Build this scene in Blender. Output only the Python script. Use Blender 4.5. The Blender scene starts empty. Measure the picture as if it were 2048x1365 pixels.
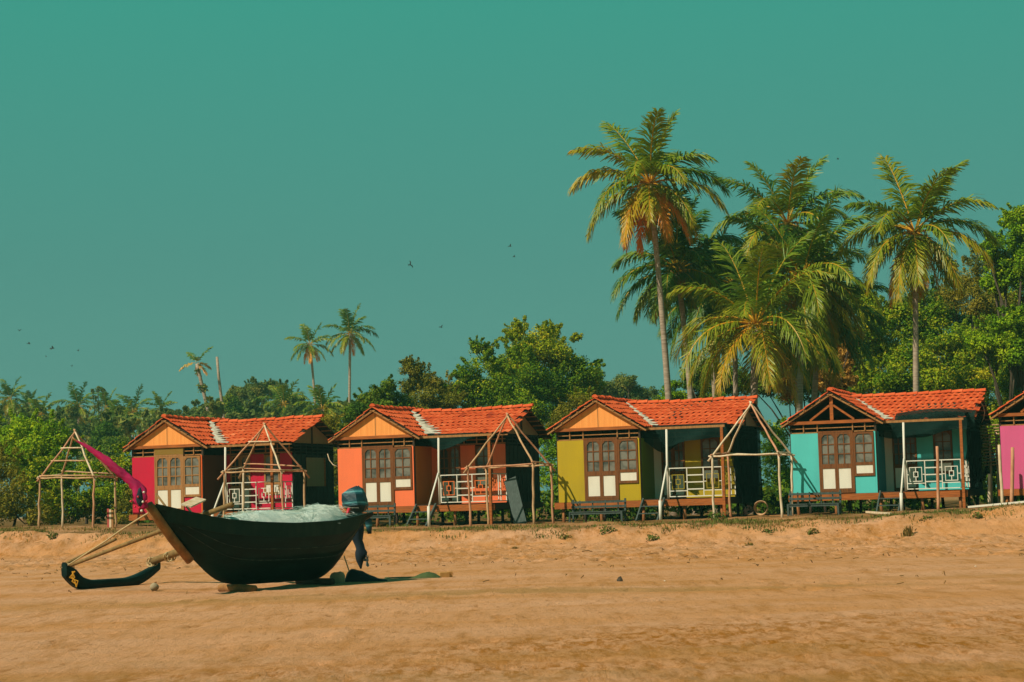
import bpy, math, random
import numpy as np
from mathutils import Vector, Matrix
C = bpy.context.scene.collection
R_ = math.radians

# ------------------------------------------------------------------ camera
W0, H0, FPX = 2048.0, 1365.0, 3982.0
CAMZ = 1.5
PITCH, ROLL = R_(4.64), R_(1.7)
CAM = np.array((0.0, 0.0, CAMZ))
FW = np.array((0, math.cos(PITCH), math.sin(PITCH)))
_r0 = np.array((1.0, 0, 0)); _u0 = np.array((0, -math.sin(PITCH), math.cos(PITCH)))
RT = _r0 * math.cos(ROLL) - _u0 * math.sin(ROLL)
UP = _r0 * math.sin(ROLL) + _u0 * math.cos(ROLL)
cd = bpy.data.cameras.new('camera'); cam = bpy.data.objects.new('camera', cd); C.objects.link(cam)
cd.sensor_width = 36.0; cd.lens = 36.0 * FPX / W0; cd.clip_start = 0.5; cd.clip_end = 9000
M = Matrix.Identity(4)
for i in range(3):
    M[i][0] = RT[i]; M[i][1] = UP[i]; M[i][2] = -FW[i]; M[i][3] = CAM[i]
cam.matrix_world = M
bpy.context.scene.camera = cam

def P(x, y, D):
    """the place that photo point (x, y) shows at distance D"""
    d = RT * ((x - W0 / 2) / FPX) + UP * ((H0 / 2 - y) / FPX) + FW
    return CAM + d * (D / d[1])

# ------------------------------------------------------------------ light
SUN_AZ, SUN_EL = 55.0, 46.0          # degrees left of straight behind the camera, above the horizon
a, e = R_(SUN_AZ), R_(SUN_EL)
SUN = Vector((-math.sin(a) * math.cos(e), -math.cos(a) * math.cos(e), math.sin(e)))
sl = bpy.data.lights.new('sun', 'SUN'); sl.energy = 5.0; sl.angle = R_(0.5); sl.color = (1.0, 0.90, 0.74)
so = bpy.data.objects.new('sun', sl); C.objects.link(so)
so.rotation_euler = SUN.to_track_quat('Z', 'Y').to_euler(); so.location = (-60, -40, 70)

wd = bpy.data.worlds.new('World'); bpy.context.scene.world = wd; wd.use_nodes = True
nt = wd.node_tree; nt.nodes.clear()
out = nt.nodes.new('ShaderNodeOutputWorld'); bg = nt.nodes.new('ShaderNodeBackground')
sky = nt.nodes.new('ShaderNodeTexSky'); sky.sky_type = 'NISHITA'; sky.sun_disc = False
sky.sun_elevation = e; sky.sun_rotation = R_(180 + SUN_AZ); sky.air_density = 1.0; sky.dust_density = 1.0
tc = nt.nodes.new('ShaderNodeTexCoord'); sx = nt.nodes.new('ShaderNodeSeparateXYZ')
ramp = nt.nodes.new('ShaderNodeValToRGB')
nt.links.new(tc.outputs['Generated'], sx.inputs[0]); nt.links.new(sx.outputs['Z'], ramp.inputs[0])
cr = ramp.color_ramp
cr.elements[0].position = 0.0; cr.elements[0].color = (1.05, 2.60, 2.35, 1)
cr.elements[1].position = 1.0; cr.elements[1].color = (0.25, 1.5, 1.2, 1)
for p_, c_ in ((0.06, (0.92, 2.46, 2.16, 1)), (0.12, (0.76, 2.50, 2.12, 1)), (0.25, (0.45, 3.05, 2.32, 1)), (0.5, (0.35, 2.3, 1.8, 1))):
    el = cr.elements.new(p_); el.color = c_
tint = nt.nodes.new('ShaderNodeMix'); tint.data_type = 'RGBA'; tint.blend_type = 'MULTIPLY'; tint.inputs[0].default_value = 1.0
tint.inputs[7].default_value = (0.10, 0.42, 0.33, 1)
nt.links.new(sky.outputs[0], tint.inputs[6])
mx = nt.nodes.new('ShaderNodeMix'); mx.data_type = 'RGBA'; mx.inputs[0].default_value = 0.88
nt.links.new(tint.outputs[2], mx.inputs[6]); nt.links.new(ramp.outputs[0], mx.inputs[7])
nt.links.new(mx.outputs[2], bg.inputs[0]); bg.inputs[1].default_value = 0.11
nt.links.new(bg.outputs[0], out.inputs[0])
vs = bpy.context.scene.view_settings
vs.view_transform = 'Standard'; vs.look = 'None'; vs.exposure = 0.0; vs.gamma = 1.0
bpy.context.scene.cycles.max_bounces = 6
bpy.context.scene.cycles.transparent_max_bounces = 12

# ------------------------------------------------------------------ noise
def _hash(ix, iy, seed):
    n = (ix.astype(np.int64) * 374761393 + iy.astype(np.int64) * 668265263 + seed * 1442695041) & 0x7fffffff
    n = ((n ^ (n >> 13)) * 1274126177) & 0x7fffffff
    n = n ^ (n >> 16)
    return (n & 0xffff) / 65535.0
def vnoise(x, y, seed=0):
    x = np.asarray(x, float); y = np.asarray(y, float)
    ix = np.floor(x); iy = np.floor(y); fx = x - ix; fy = y - iy
    fx = fx * fx * (3 - 2 * fx); fy = fy * fy * (3 - 2 * fy)
    h = lambda i, j: _hash(ix + i, iy + j, seed)
    return (h(0, 0) * (1 - fx) + h(1, 0) * fx) * (1 - fy) + (h(0, 1) * (1 - fx) + h(1, 1) * fx) * fy - 0.5
def fbm(x, y, seed=0, o=4):
    s = 0; am = 1.0
    for k in range(o):
        s = s + am * vnoise(np.asarray(x) * 2 ** k, np.asarray(y) * 2 ** k, seed + k); am *= 0.5
    return s
def sstep(t):
    t = np.clip(t, 0, 1); return t * t * (3 - 2 * t)

# ------------------------------------------------------------------ materials
def nodes(name):
    m = bpy.data.materials.new(name); m.use_nodes = True
    t = m.node_tree; b = t.nodes['Principled BSDF']; b.inputs['Specular IOR Level'].default_value = 0.3
    return m, t, b
def mix_col(t, fac, a_, b_):
    n = t.nodes.new('ShaderNodeMix'); n.data_type = 'RGBA'
    if isinstance(fac, float): n.inputs[0].default_value = fac
    else: t.links.new(fac, n.inputs[0])
    for s, v in ((6, a_), (7, b_)):
        if isinstance(v, tuple): n.inputs[s].default_value = (*v, 1)
        else: t.links.new(v, n.inputs[s])
    return n.outputs[2]
def noise_out(t, scale, detail=4, coord='Object', stretch=None, rough=0.55):
    c = t.nodes.new('ShaderNodeTexCoord'); n = t.nodes.new('ShaderNodeTexNoise')
    n.inputs['Scale'].default_value = scale; n.inputs['Detail'].default_value = detail; n.inputs['Roughness'].default_value = rough
    if stretch:
        mp = t.nodes.new('ShaderNodeMapping'); mp.inputs['Scale'].default_value = stretch
        t.links.new(c.outputs[coord], mp.inputs[0]); t.links.new(mp.outputs[0], n.inputs['Vector'])
    else: t.links.new(c.outputs[coord], n.inputs['Vector'])
    return n.outputs[0]
def remap(t, s, lo, hi):
    n = t.nodes.new('ShaderNodeMapRange'); n.inputs[1].default_value = lo; n.inputs[2].default_value = hi
    t.links.new(s, n.inputs[0]); return n.outputs[0]
def bump(t, b, h, strength=0.3, dist=0.02):
    n = t.nodes.new('ShaderNodeBump'); n.inputs['Strength'].default_value = strength; n.inputs['Distance'].default_value = dist
    t.links.new(h, n.inputs['Height']); t.links.new(n.outputs[0], b.inputs['Normal'])
def attr(t, name='tint'):
    n = t.nodes.new('ShaderNodeAttribute'); n.attribute_name = name; return n.outputs['Fac']

def paint(name, col, wear=0.3, rough=0.6, scale=2.5, stain=None):
    m, t, b = nodes(name)
    dk = stain or tuple(c * 0.6 for c in col)
    n1 = remap(t, noise_out(t, scale, 6, stretch=(1, 1, 0.35)), 0.42, 0.75)
    mlt = t.nodes.new('ShaderNodeMath'); mlt.operation = 'MULTIPLY'; mlt.inputs[1].default_value = wear
    t.links.new(n1, mlt.inputs[0])
    c1 = mix_col(t, mlt.outputs[0], col, dk)
    t.links.new(c1, b.inputs['Base Color']); b.inputs['Roughness'].default_value = rough
    bump(t, b, noise_out(t, 30, 3), 0.15, 0.01)
    return m
def wood(name, c1, c2, stretch=(6, 6, 0.6), scale=4, rough=0.8):
    m, t, b = nodes(name)
    n = remap(t, noise_out(t, scale, 6, stretch=stretch), 0.3, 0.7)
    t.links.new(mix_col(t, n, c1, c2), b.inputs['Base Color']); b.inputs['Roughness'].default_value = rough
    bump(t, b, n, 0.3, 0.01)
    return m
def tinted(name, stops, rough=0.7, trans=0.0, spec=0.25, nscale=None, namt=0.35):
    """colour from each leaf's / tile's own random tint"""
    m, t, b = nodes(name)
    r = t.nodes.new('ShaderNodeValToRGB'); f = attr(t)
    if nscale:
        n = remap(t, noise_out(t, nscale, 3), 0.3, 0.7)
        f = [x for x in [t.nodes.new('ShaderNodeMix')]][0]
        f.inputs[0].default_value = namt; t.links.new(attr(t), f.inputs[2]); t.links.new(n, f.inputs[3]); f = f.outputs[0]
    t.links.new(f, r.inputs[0])
    r.color_ramp.elements[0].position = stops[0][0]; r.color_ramp.elements[0].color = (*stops[0][1], 1)
    r.color_ramp.elements[1].position = stops[-1][0]; r.color_ramp.elements[1].color = (*stops[-1][1], 1)
    for p_, c_ in stops[1:-1]:
        q = r.color_ramp.elements.new(p_); q.color = (*c_, 1)
    t.links.new(r.outputs[0], b.inputs['Base Color']); b.inputs['Roughness'].default_value = rough
    b.inputs['Specular IOR Level'].default_value = spec
    if trans:
        tr = t.nodes.new('ShaderNodeBsdfTranslucent'); t.links.new(r.outputs[0], tr.inputs[0])
        ms = t.nodes.new('ShaderNodeMixShader'); ms.inputs[0].default_value = trans
        o = t.nodes['Material Output']
        t.links.new(b.outputs[0], ms.inputs[1]); t.links.new(tr.outputs[0], ms.inputs[2]); t.links.new(ms.outputs[0], o.inputs[0])
    return m

MT = {}
MT['white'] = paint('white_paint', (0.74, 0.70, 0.58), 0.5, 0.5, stain=(0.45, 0.38, 0.26))
MT['panelwhite'] = paint('white_panel', (0.76, 0.70, 0.56), 0.35, 0.6, 4, stain=(0.5, 0.42, 0.3))
MT['brown'] = wood('brown_joinery', (0.22, 0.075, 0.016), (0.12, 0.038, 0.009))
MT['tanwood'] = wood('pale_joinery', (0.42, 0.20, 0.065), (0.26, 0.11, 0.03))
MT['beam'] = wood('orange_beam', (0.45, 0.125, 0.02), (0.22, 0.06, 0.012), stretch=(0.6, 0.6, 6))
MT['darkwood'] = wood('dark_timber', (0.055, 0.034, 0.018), (0.025, 0.018, 0.011))
MT['stilt'] = wood('stilt_wood', (0.36, 0.14, 0.04), (0.17, 0.065, 0.022))
MT['stick'] = wood('stick_wood', (0.60, 0.38, 0.20), (0.36, 0.19, 0.085), stretch=(3, 3, 1), scale=3)
MT['stickpale'] = wood('pale_stick', (0.74, 0.60, 0.42), (0.52, 0.35, 0.19), stretch=(3, 3, 1), scale=3)
MT['stickred'] = wood('reddish_stick', (0.62, 0.31, 0.17), (0.40, 0.17, 0.08), stretch=(3, 3, 1), scale=3)
MT['bench'] = wood('bench_wood', (0.075, 0.10, 0.085), (0.035, 0.05, 0.042))
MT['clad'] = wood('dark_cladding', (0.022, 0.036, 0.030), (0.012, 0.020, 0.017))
MT['gable'] = wood('orange_ply', (0.92, 0.37, 0.085), (0.80, 0.27, 0.055), stretch=(14, 14, 0.5), scale=2, rough=0.7)
MT['beige'] = paint('beige_ply', (0.30, 0.22, 0.10), 0.4)
MT['cement'] = paint('cement', (0.50, 0.46, 0.36), 0.9, 0.9, 5, stain=(0.20, 0.15, 0.09))
MT['tile'] = tinted('clay_tile', [(0.0, (0.26, 0.026, 0.010)), (0.3, (0.55, 0.076, 0.015)), (0.75, (0.67, 0.118, 0.030)), (1.0, (0.80, 0.22, 0.08))], 0.8, nscale=2.2, namt=0.55)

m, t, b = nodes('dim_glass')
t.links.new(mix_col(t, remap(t, noise_out(t, 1.7, 3), 0.40, 0.58), (0.055, 0.060, 0.048), (0.20, 0.185, 0.145)), b.inputs['Base Color'])
b.inputs['Roughness'].default_value = 0.12; b.inputs['Specular IOR Level'].default_value = 0.5
MT['glass'] = m
m, t, b = nodes('dark_glass')
b.inputs['Base Color'].default_value = (0.035, 0.045, 0.04, 1); b.inputs['Roughness'].default_value = 0.1
MT['darkglass'] = m

m, t, b = nodes('sand')      # colour: dry sand with damp streaks and trampled patches
c1 = remap(t, noise_out(t, 0.30, 6, stretch=(0.35, 1.6, 1)), 0.38, 0.66)
c2 = remap(t, noise_out(t, 2.2, 9, stretch=(1, 0.16, 1), rough=0.7), 0.50, 0.66)
c3 = remap(t, noise_out(t, 8, 8, stretch=(1, 0.25, 1), rough=0.75), 0.54, 0.68)
base = mix_col(t, c1, (0.565, 0.288, 0.148), (0.505, 0.226, 0.080))
m2 = t.nodes.new('ShaderNodeMath'); m2.operation = 'MULTIPLY'; m2.inputs[1].default_value = 0.6; t.links.new(c2, m2.inputs[0])
base = mix_col(t, m2.outputs[0], base, (0.33, 0.130, 0.018))
m3 = t.nodes.new('ShaderNodeMath'); m3.operation = 'MULTIPLY'; m3.inputs[1].default_value = 0.65; t.links.new(c3, m3.inputs[0])
base = mix_col(t, m3.outputs[0], base, (0.25, 0.088, 0.012))
fo = attr(t, 'trod'); c5 = remap(t, noise_out(t, 6.5, 10, stretch=(1, 0.30, 1), rough=0.78), 0.46, 0.58)
m5 = t.nodes.new('ShaderNodeMath'); m5.operation = 'MULTIPLY'; t.links.new(c5, m5.inputs[0]); t.links.new(fo, m5.inputs[1])
base = mix_col(t, m5.outputs[0], base, (0.31, 0.110, 0.009))
gm = attr(t, 'soil')
base = mix_col(t, gm, base, (0.16, 0.085, 0.025))
dp = attr(t, 'damp')
base = mix_col(t, dp, base, (0.33, 0.170, 0.050))
t.links.new(base, b.inputs['Base Color']); b.inputs['Roughness'].default_value = 0.95; b.inputs['Specular IOR Level'].default_value = 0.1
bump(t, b, noise_out(t, 7, 10, stretch=(1, 0.4, 1), rough=0.75), 0.75, 0.08)
MT['sand'] = m

GREEN = [(0.0, (0.030, 0.085, 0.005)), (0.3, (0.105, 0.215, 0.008)), (0.6, (0.27, 0.35, 0.010)), (1.0, (0.62, 0.50, 0.022))]
MT['leaf'] = tinted('leaf_mid', GREEN, 0.85, 0.25, 0.08)
MT['leafbright'] = tinted('leaf_bright', [(0.0, (0.060, 0.143, 0.005)), (0.5, (0.187, 0.345, 0.008)), (1.0, (0.442, 0.510, 0.014))], 0.85, 0.25, 0.08)
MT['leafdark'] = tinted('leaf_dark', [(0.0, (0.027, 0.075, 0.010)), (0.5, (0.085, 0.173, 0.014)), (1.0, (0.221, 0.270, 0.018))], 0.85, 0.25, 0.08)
MT['leafolive'] = tinted('leaf_olive', [(0.0, (0.075, 0.090, 0.008)), (0.5, (0.210, 0.203, 0.018)), (1.0, (0.450, 0.330, 0.035))], 0.85, 0.25, 0.08)
MT['leafdry'] = tinted('leaf_dry', [(0.0, (0.24, 0.10, 0.015)), (0.5, (0.42, 0.20, 0.03)), (1.0, (0.62, 0.36, 0.07))], 0.85, 0.2, 0.05)
MT['leaffar'] = tinted('leaf_far_hazed', [(0.0, (0.053, 0.098, 0.022)), (0.5, (0.135, 0.182, 0.033)), (1.0, (0.300, 0.266, 0.050))], 0.85, 0.25, 0.08)  # paler, greyer leaf colour: part of the distance haze is painted in
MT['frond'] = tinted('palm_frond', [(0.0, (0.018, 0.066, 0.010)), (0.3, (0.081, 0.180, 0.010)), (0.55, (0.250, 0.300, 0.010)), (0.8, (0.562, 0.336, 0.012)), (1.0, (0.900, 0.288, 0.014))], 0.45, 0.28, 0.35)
MT['rachis'] = tinted('palm_stalk', [(0.0, (0.20, 0.16, 0.02)), (1.0, (0.55, 0.22, 0.025))], 0.5)
MT['bark'] = wood('palm_bark', (0.46, 0.35, 0.25), (0.23, 0.16, 0.11), stretch=(1.5, 1.5, 9), scale=2)
MT['barkdark'] = wood('tree_bark', (0.085, 0.06, 0.034), (0.04, 0.03, 0.018))
MT['coconut'] = paint('coconut_husk', (0.30, 0.15, 0.02), 0.5)
MT['grass'] = tinted('grass_blades', [(0.0, (0.05, 0.10, 0.010)), (0.5, (0.13, 0.14, 0.018)), (1.0, (0.36, 0.21, 0.06))], 0.7, 0.2)

# ------------------------------------------------------------------ mesh helpers
def tag(o, label=None, cat=None, group=None, kind=None):
    if label: o['label'] = label
    if cat: o['category'] = cat
    if group: o['group'] = group
    if kind: o['kind'] = kind
    return o
def thing(name, label, cat, loc=(0, 0, 0), rz=0.0, group=None):
    o = bpy.data.objects.new(name, None); C.objects.link(o); o.empty_display_size = 0.3
    o.location = tuple(float(q) for q in loc); o.rotation_euler = (0, 0, rz)
    return tag(o, label, cat, group)
def root_loc(o):
    while o.parent is not None: o = o.parent
    return np.array(o.location)
def np_mesh(name, V, F, mat, parent=None, tints=None, smooth=False, world=True, attrs=None):
    V = np.asarray(V, np.float32)
    if parent is not None and world: V = V - root_loc(parent).astype(np.float32)
    me = bpy.data.meshes.new(name)
    if isinstance(F, np.ndarray):
        n, k = F.shape
        me.vertices.add(len(V)); me.vertices.foreach_set('co', V.ravel())
        me.loops.add(n * k); me.loops.foreach_set('vertex_index', F.ravel().astype(np.int32))
        me.polygons.add(n); me.polygons.foreach_set('loop_start', np.arange(0, n * k, k, dtype=np.int32))
        me.polygons.foreach_set('loop_total', np.full(n, k, dtype=np.int32))
        me.update(calc_edges=True)
    else:
        me.from_pydata([tuple(map(float, v)) for v in V], [], F); me.update()
    if tints is not None:
        at = me.attributes.new('tint', 'FLOAT', 'FACE'); at.data.foreach_set('value', np.asarray(tints, np.float32))
    for an, av in (attrs or {}).items():
        at = me.attributes.new(an, 'FLOAT', 'POINT'); at.data.foreach_set('value', np.asarray(av, np.float32).ravel())
    if smooth: me.polygons.foreach_set('use_smooth', np.ones(len(me.polygons), bool))
    me.materials.append(mat)
    o = bpy.data.objects.new(name, me); C.objects.link(o)
    if parent is not None: o.parent = parent
    return o
def nrm(v):
    v = np.asarray(v, float); return v / (np.linalg.norm(v) + 1e-12)
class MB:
    def __init__(s): s.v = []; s.f = []; s.c = []
    def add(s, V, F, c=0.5):
        o = len(s.v); s.v += [tuple(map(float, q)) for q in V]
        s.f += [tuple(i + o for i in f) for f in F]; s.c += [c] * len(F)
    def box(s, lo, hi, c=0.5):
        x0, y0, z0 = lo; x1, y1, z1 = hi
        s.add([(x0, y0, z0), (x1, y0, z0), (x1, y1, z0), (x0, y1, z0), (x0, y0, z1), (x1, y0, z1), (x1, y1, z1), (x0, y1, z1)],
              [(0, 3, 2, 1), (4, 5, 6, 7), (0, 1, 5, 4), (1, 2, 6, 5), (2, 3, 7, 6), (3, 0, 4, 7)], c); return s
    def bar(s, p, q, w, h=None, up=(0, 0, 1), c=0.5):
        p = np.array(p, float); q = np.array(q, float); h = w if h is None else h
        d = nrm(q - p); a_ = np.cross(d, up)
        if np.linalg.norm(a_) < 1e-3: a_ = np.cross(d, (0, 1, 0))
        a_ = nrm(a_); b_ = np.cross(a_, d)
        k = [(-1, -1), (1, -1), (1, 1), (-1, 1)]
        V = [p + a_ * i * w / 2 + b_ * j * h / 2 for i, j in k] + [q + a_ * i * w / 2 + b_ * j * h / 2 for i, j in k]
        s.add(V, [(3, 2, 1, 0), (4, 5, 6, 7), (0, 1, 5, 4), (1, 2, 6, 5), (2, 3, 7, 6), (3, 0, 4, 7)], c); return s
    def tube(s, pts, rad, n=8, c=0.5, squash=1.0):
        pts = [np.array(p, float) for p in pts]
        rad = [rad] * len(pts) if np.isscalar(rad) else list(rad)
        V = []; F = []; ref = None
        for i, p in enumerate(pts):
            d = nrm(pts[min(i + 1, len(pts) - 1)] - pts[max(i - 1, 0)])
            if ref is None: ref = np.array((1.0, 0, 0)) if abs(d[2]) > 0.7 else np.array((0, 0, 1.0))
            a_ = nrm(np.cross(d, ref)); b_ = np.cross(a_, d); ref = b_ if abs(np.dot(b_, d)) < 0.9 else ref
            for k in range(n):
                th = 2 * math.pi * k / n
                V.append(p + (a_ * math.cos(th) + b_ * math.sin(th) * squash) * rad[i])
        for i in range(len(pts) - 1):
            for k in range(n):
                F.append((i * n + k, i * n + (k + 1) % n, (i + 1) * n + (k + 1) % n, (i + 1) * n + k))
        F.append(tuple(range(n - 1, -1, -1))); F.append(tuple((len(pts) - 1) * n + k for k in range(n)))
        s.add(V, F, c); return s
    def plate(s, pts, off):
        """flat polygon given thickness by the vector off"""
        pts = [np.array(p, float) for p in pts]; n = len(pts); off = np.array(off, float)
        V = pts + [p + off for p in pts]
        F = [tuple(range(n - 1, -1, -1)), tuple(range(n, 2 * n))] + [(i, (i + 1) % n, n + (i + 1) % n, n + i) for i in range(n)]
        s.add(V, F); return s
    def blob(s, c, r, seed=0, n=10, m_=7, amp=0.15, ch=0.5):
        rs = np.random.RandomState(seed); c = np.array(c, float); r = np.array(r, float) if not np.isscalar(r) else np.array((r, r, r))
        ph = rs.rand(6) * 6
        V = [c + np.array((0, 0, -1)) * r]
        for j in range(1, m_):
            th = math.pi * j / m_
            for i in range(n):
                p_ = 2 * math.pi * i / n
                d = np.array((math.sin(th) * math.cos(p_), math.sin(th) * math.sin(p_), -math.cos(th)))
                k = 1 + amp * (math.sin(3 * d[0] + ph[0]) + math.sin(4 * d[1] + ph[1]) + math.sin(3.5 * d[2] + ph[2])) / 2
                V.append(c + d * r * k)
        V.append(c + np.array((0, 0, 1)) * r)
        F = [(0, 1 + (i + 1) % n, 1 + i) for i in range(n)]
        for j in range(m_ - 2):
            for i in range(n):
                a_ = 1 + j * n + i; b_ = 1 + j * n + (i + 1) % n; F.append((a_, b_, b_ + n, a_ + n))
        L = 1 + (m_ - 2) * n
        F += [(L + i, L + (i + 1) % n, len(V) - 1) for i in range(n)]
        s.add(V, F, ch); return s
    def build(s, name, mat, parent=None, world=True, smooth=False):
        return np_mesh(name, np.array(s.v), s.f, mat, parent, s.c, smooth, world)

# ------------------------------------------------------------------ the row of huts: s runs along it to the right, t away from the camera
YAW = R_(20.0)
UV = np.array((math.cos(YAW), -math.sin(YAW), 0)); VV = np.array((math.sin(YAW), math.cos(YAW), 0))
O3 = P(1118, 1005, 70.0); O3[2] = 0
def row(s_, t_, z=0.0):
    return O3 + UV * s_ + VV * t_ + np.array((0, 0, z))
def row_at(x, y, t_):
    """row position s (and height) where the ray of photo point (x, y) meets the plane t = t_"""
    d = RT * ((x - W0 / 2) / FPX) + UP * ((H0 / 2 - y) / FPX) + FW
    k = (t_ - np.dot(CAM - O3, VV)) / np.dot(d, VV)
    p = CAM + d * k
    return float(np.dot(p - O3, UV)), float(p[2])
_zs = np.array((-60, -30, -18.6, -13.3, -4.0, 0.5, 5.3, 10.6, 14.9, 17.5, 30, 60.0))
_zz = np.array((1.1, 1.05, 0.98, 0.78, 0.64, 0.63, 0.64, 0.68, 0.80, 0.97, 1.0, 1.0))
def gz(X, Y):
    X = np.asarray(X, float); Y = np.asarray(Y, float)
    s_ = (X - O3[0]) * UV[0] + (Y - O3[1]) * UV[1]; t_ = (X - O3[0]) * VV[0] + (Y - O3[1]) * VV[1]
    zt = np.interp(s_, _zs, _zz) + 0.12 * sstep((t_ + 6.0) / 5.0) + 0.05 * fbm(s_ * 0.5, t_ * 0.5, 5, 3) + 0.05 * fbm(s_ * 1.7, t_ * 1.7, 8, 2)
    tj = t_ + 1.1 * vnoise(s_ * 0.22, s_ * 0, 3) + 0.6 * vnoise(s_ * 0.8, t_ * 0.3, 4) + 0.25 * vnoise(s_ * 2.3, t_, 6)
    f = np.clip((tj + 8.4) / 2.0, 0, 1); f = f ** 0.85 * (1 - 0.15 * np.sin(f * math.pi) * (vnoise(s_ * 1.2, t_ * 1.2, 9) + 0.5))
    bch = 0.02 * np.clip((Y - 36) / 4.0, -1, 4) + 0.05 * fbm(X * 0.25, Y * 0.25, 20, 3)
    bch = bch + 0.10 * sstep((tj + 11.5) / 3.5)
    return bch * (1 - f) + zt * f
def g1(x, y): return float(gz(np.array([x]), np.array([y]))[0])

def build_ground():
    xs = np.concatenate([-np.geomspace(24, 4000, 26)[::-1], np.arange(-23.5, 23.51, 0.105), np.geomspace(24, 4000, 26)])
    ys = np.concatenate([[-4000, -1000, -200, -40, 0, 8, 12], np.arange(14, 30, 0.10), np.arange(30, 50, 0.13), np.arange(50, 72, 0.10), np.arange(72, 84, 0.4), np.geomspace(85, 6000, 30)])
    X, Y = np.meshgrid(xs, ys); Z = gz(X, Y)
    near = sstep((X + 30) / 6) * sstep((30 - X) / 6) * sstep((Y - 8) / 4) * sstep((80 - Y) / 8)
    s_ = (X - O3[0]) * UV[0] + (Y - O3[1]) * UV[1]; t_ = (X - O3[0]) * VV[0] + (Y - O3[1]) * VV[1]
    face = sstep((t_ + 11) / 2) * sstep((-4.5 - t_) / 1.5)
    # trampled strips: along the foot of the bank, and near the camera on the right
    band = sstep((t_ + 23) / 3) * sstep((-8 - t_) / 3)
    fore = sstep((25 - Y + X * 0.9) / 4) * sstep((26.5 - Y) / 3)
    Z = Z + near * (0.010 * fbm(X * 3, Y * 3, 40, 3) + band * 0.03 * fbm(X * 2.6, Y * 2.6, 44, 4) + face * 0.13 * fbm(X * 1.9, Y * 1.9, 48, 5) + fore * 0.010 * fbm(X * 3.2, Y * 3.2, 52, 4))
    # wheel and foot tracks pressed into the flat sand, running obliquely
    for (c0, k, w, dpt) in ((33.5, -0.02, 0.5, 0.03), (29.3, 0.35, 0.35, 0.03), (31.2, 0.05, 0.4, 0.02), (25.0, 0.30, 0.3, 0.025)):
        dd = (Y - c0 - k * X + 0.8 * vnoise(X * 0.4, Y * 0, 60 + int(c0))) / w
        Z = Z - near * dpt * np.exp(-dd * dd) * (0.7 + 1.2 * fbm(X * 2, Y * 2, 66, 3))
    rs = np.random.RandomState(3)
    def prints(n, xr, yr, dep, rad, cond):
        nonlocal Z
        k = 0
        while k < n:
            x = rs.uniform(*xr); y = rs.uniform(*yr)
            if not cond(x, y): k += 0.02; continue
            k += 1
            i0 = np.searchsorted(xs, x - 0.5); i1 = np.searchsorted(xs, x + 0.5); j0 = np.searchsorted(ys, y - 0.9); j1 = np.searchsorted(ys, y + 0.9)
            if i1 - i0 < 2 or j1 - j0 < 2: continue
            r = rad * rs.uniform(0.7, 1.4); sy = rs.uniform(1.3, 3.2)
            d2 = ((X[j0:j1, i0:i1] - x) ** 2 + ((Y[j0:j1, i0:i1] - y) / sy) ** 2) / (r * r)
            dz = dep * rs.uniform(0.5, 1.3)
            Z[j0:j1, i0:i1] += -dz * np.exp(-d2) + 0.45 * dz * np.exp(-(np.sqrt(d2) - 1.5) ** 2 * 3)
    rt = lambda x, y: (x - O3[0]) * VV[0] + (y - O3[1]) * VV[1]
    prints(2300, (-20, 20), (40, 66), 0.05, 0.14, lambda x, y: -21 < rt(x, y) < -8.5)
    prints(900, (-6, 9), (15, 25), 0.028, 0.08, lambda x, y: y < 22 + x * 0.9)
    prints(130, (-9, 9), (22, 40), 0.04, 0.12, lambda x, y: True)
    ny, nx = X.shape
    idx = np.arange(nx * ny).reshape(ny, nx)
    F = np.stack([idx[:-1, :-1], idx[:-1, 1:], idx[1:, 1:], idx[1:, :-1]], -1).reshape(-1, 4)
    soil = sstep((t_ + 6.4 + 1.2 * fbm(s_ * 0.9, t_ * 0.9, 70, 3)) / 1.2) * (0.35 + 0.9 * np.clip(fbm(s_ * 0.8, t_ * 1.2, 74, 4) + 0.35, 0, 0.75)) * sstep((60 - t_) / 30 + 1)
    soil = np.clip(soil + sstep((t_ - 0.5) / 2) * 0.6, 0, 1)
    damp = np.exp(-((Y - 34.0 + 0.03 * X) / 1.5) ** 2) * np.clip(0.45 + 1.5 * fbm(X * 0.25, Y * 1.3, 80, 4), 0, 0.8)
    damp = np.maximum(damp, sstep((24 - Y) / 8) * np.clip(0.25 + 0.9 * fbm(X * 0.5, Y * 1.2, 84, 4), 0, 0.7))
    o = np_mesh('ground', np.stack([X.ravel(), Y.ravel(), Z.ravel()], -1), F, MT['sand'], None, None, True, attrs={'soil': soil, 'damp': damp, 'trod': np.clip(0.75 * face * sstep((fbm(s_ * 0.9, t_ * 1.3, 93, 4) - 0.02) * 2.2) + fore * (0.75 + 0.8 * fbm(X * 0.5, Y * 0.6, 88, 3)) + 0.55 * band * sstep((fbm(X * 0.6, Y * 0.25, 89, 3) + 0.25) * 2.2), 0, 1)})
    tag(o, kind='structure')
build_ground()

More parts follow.
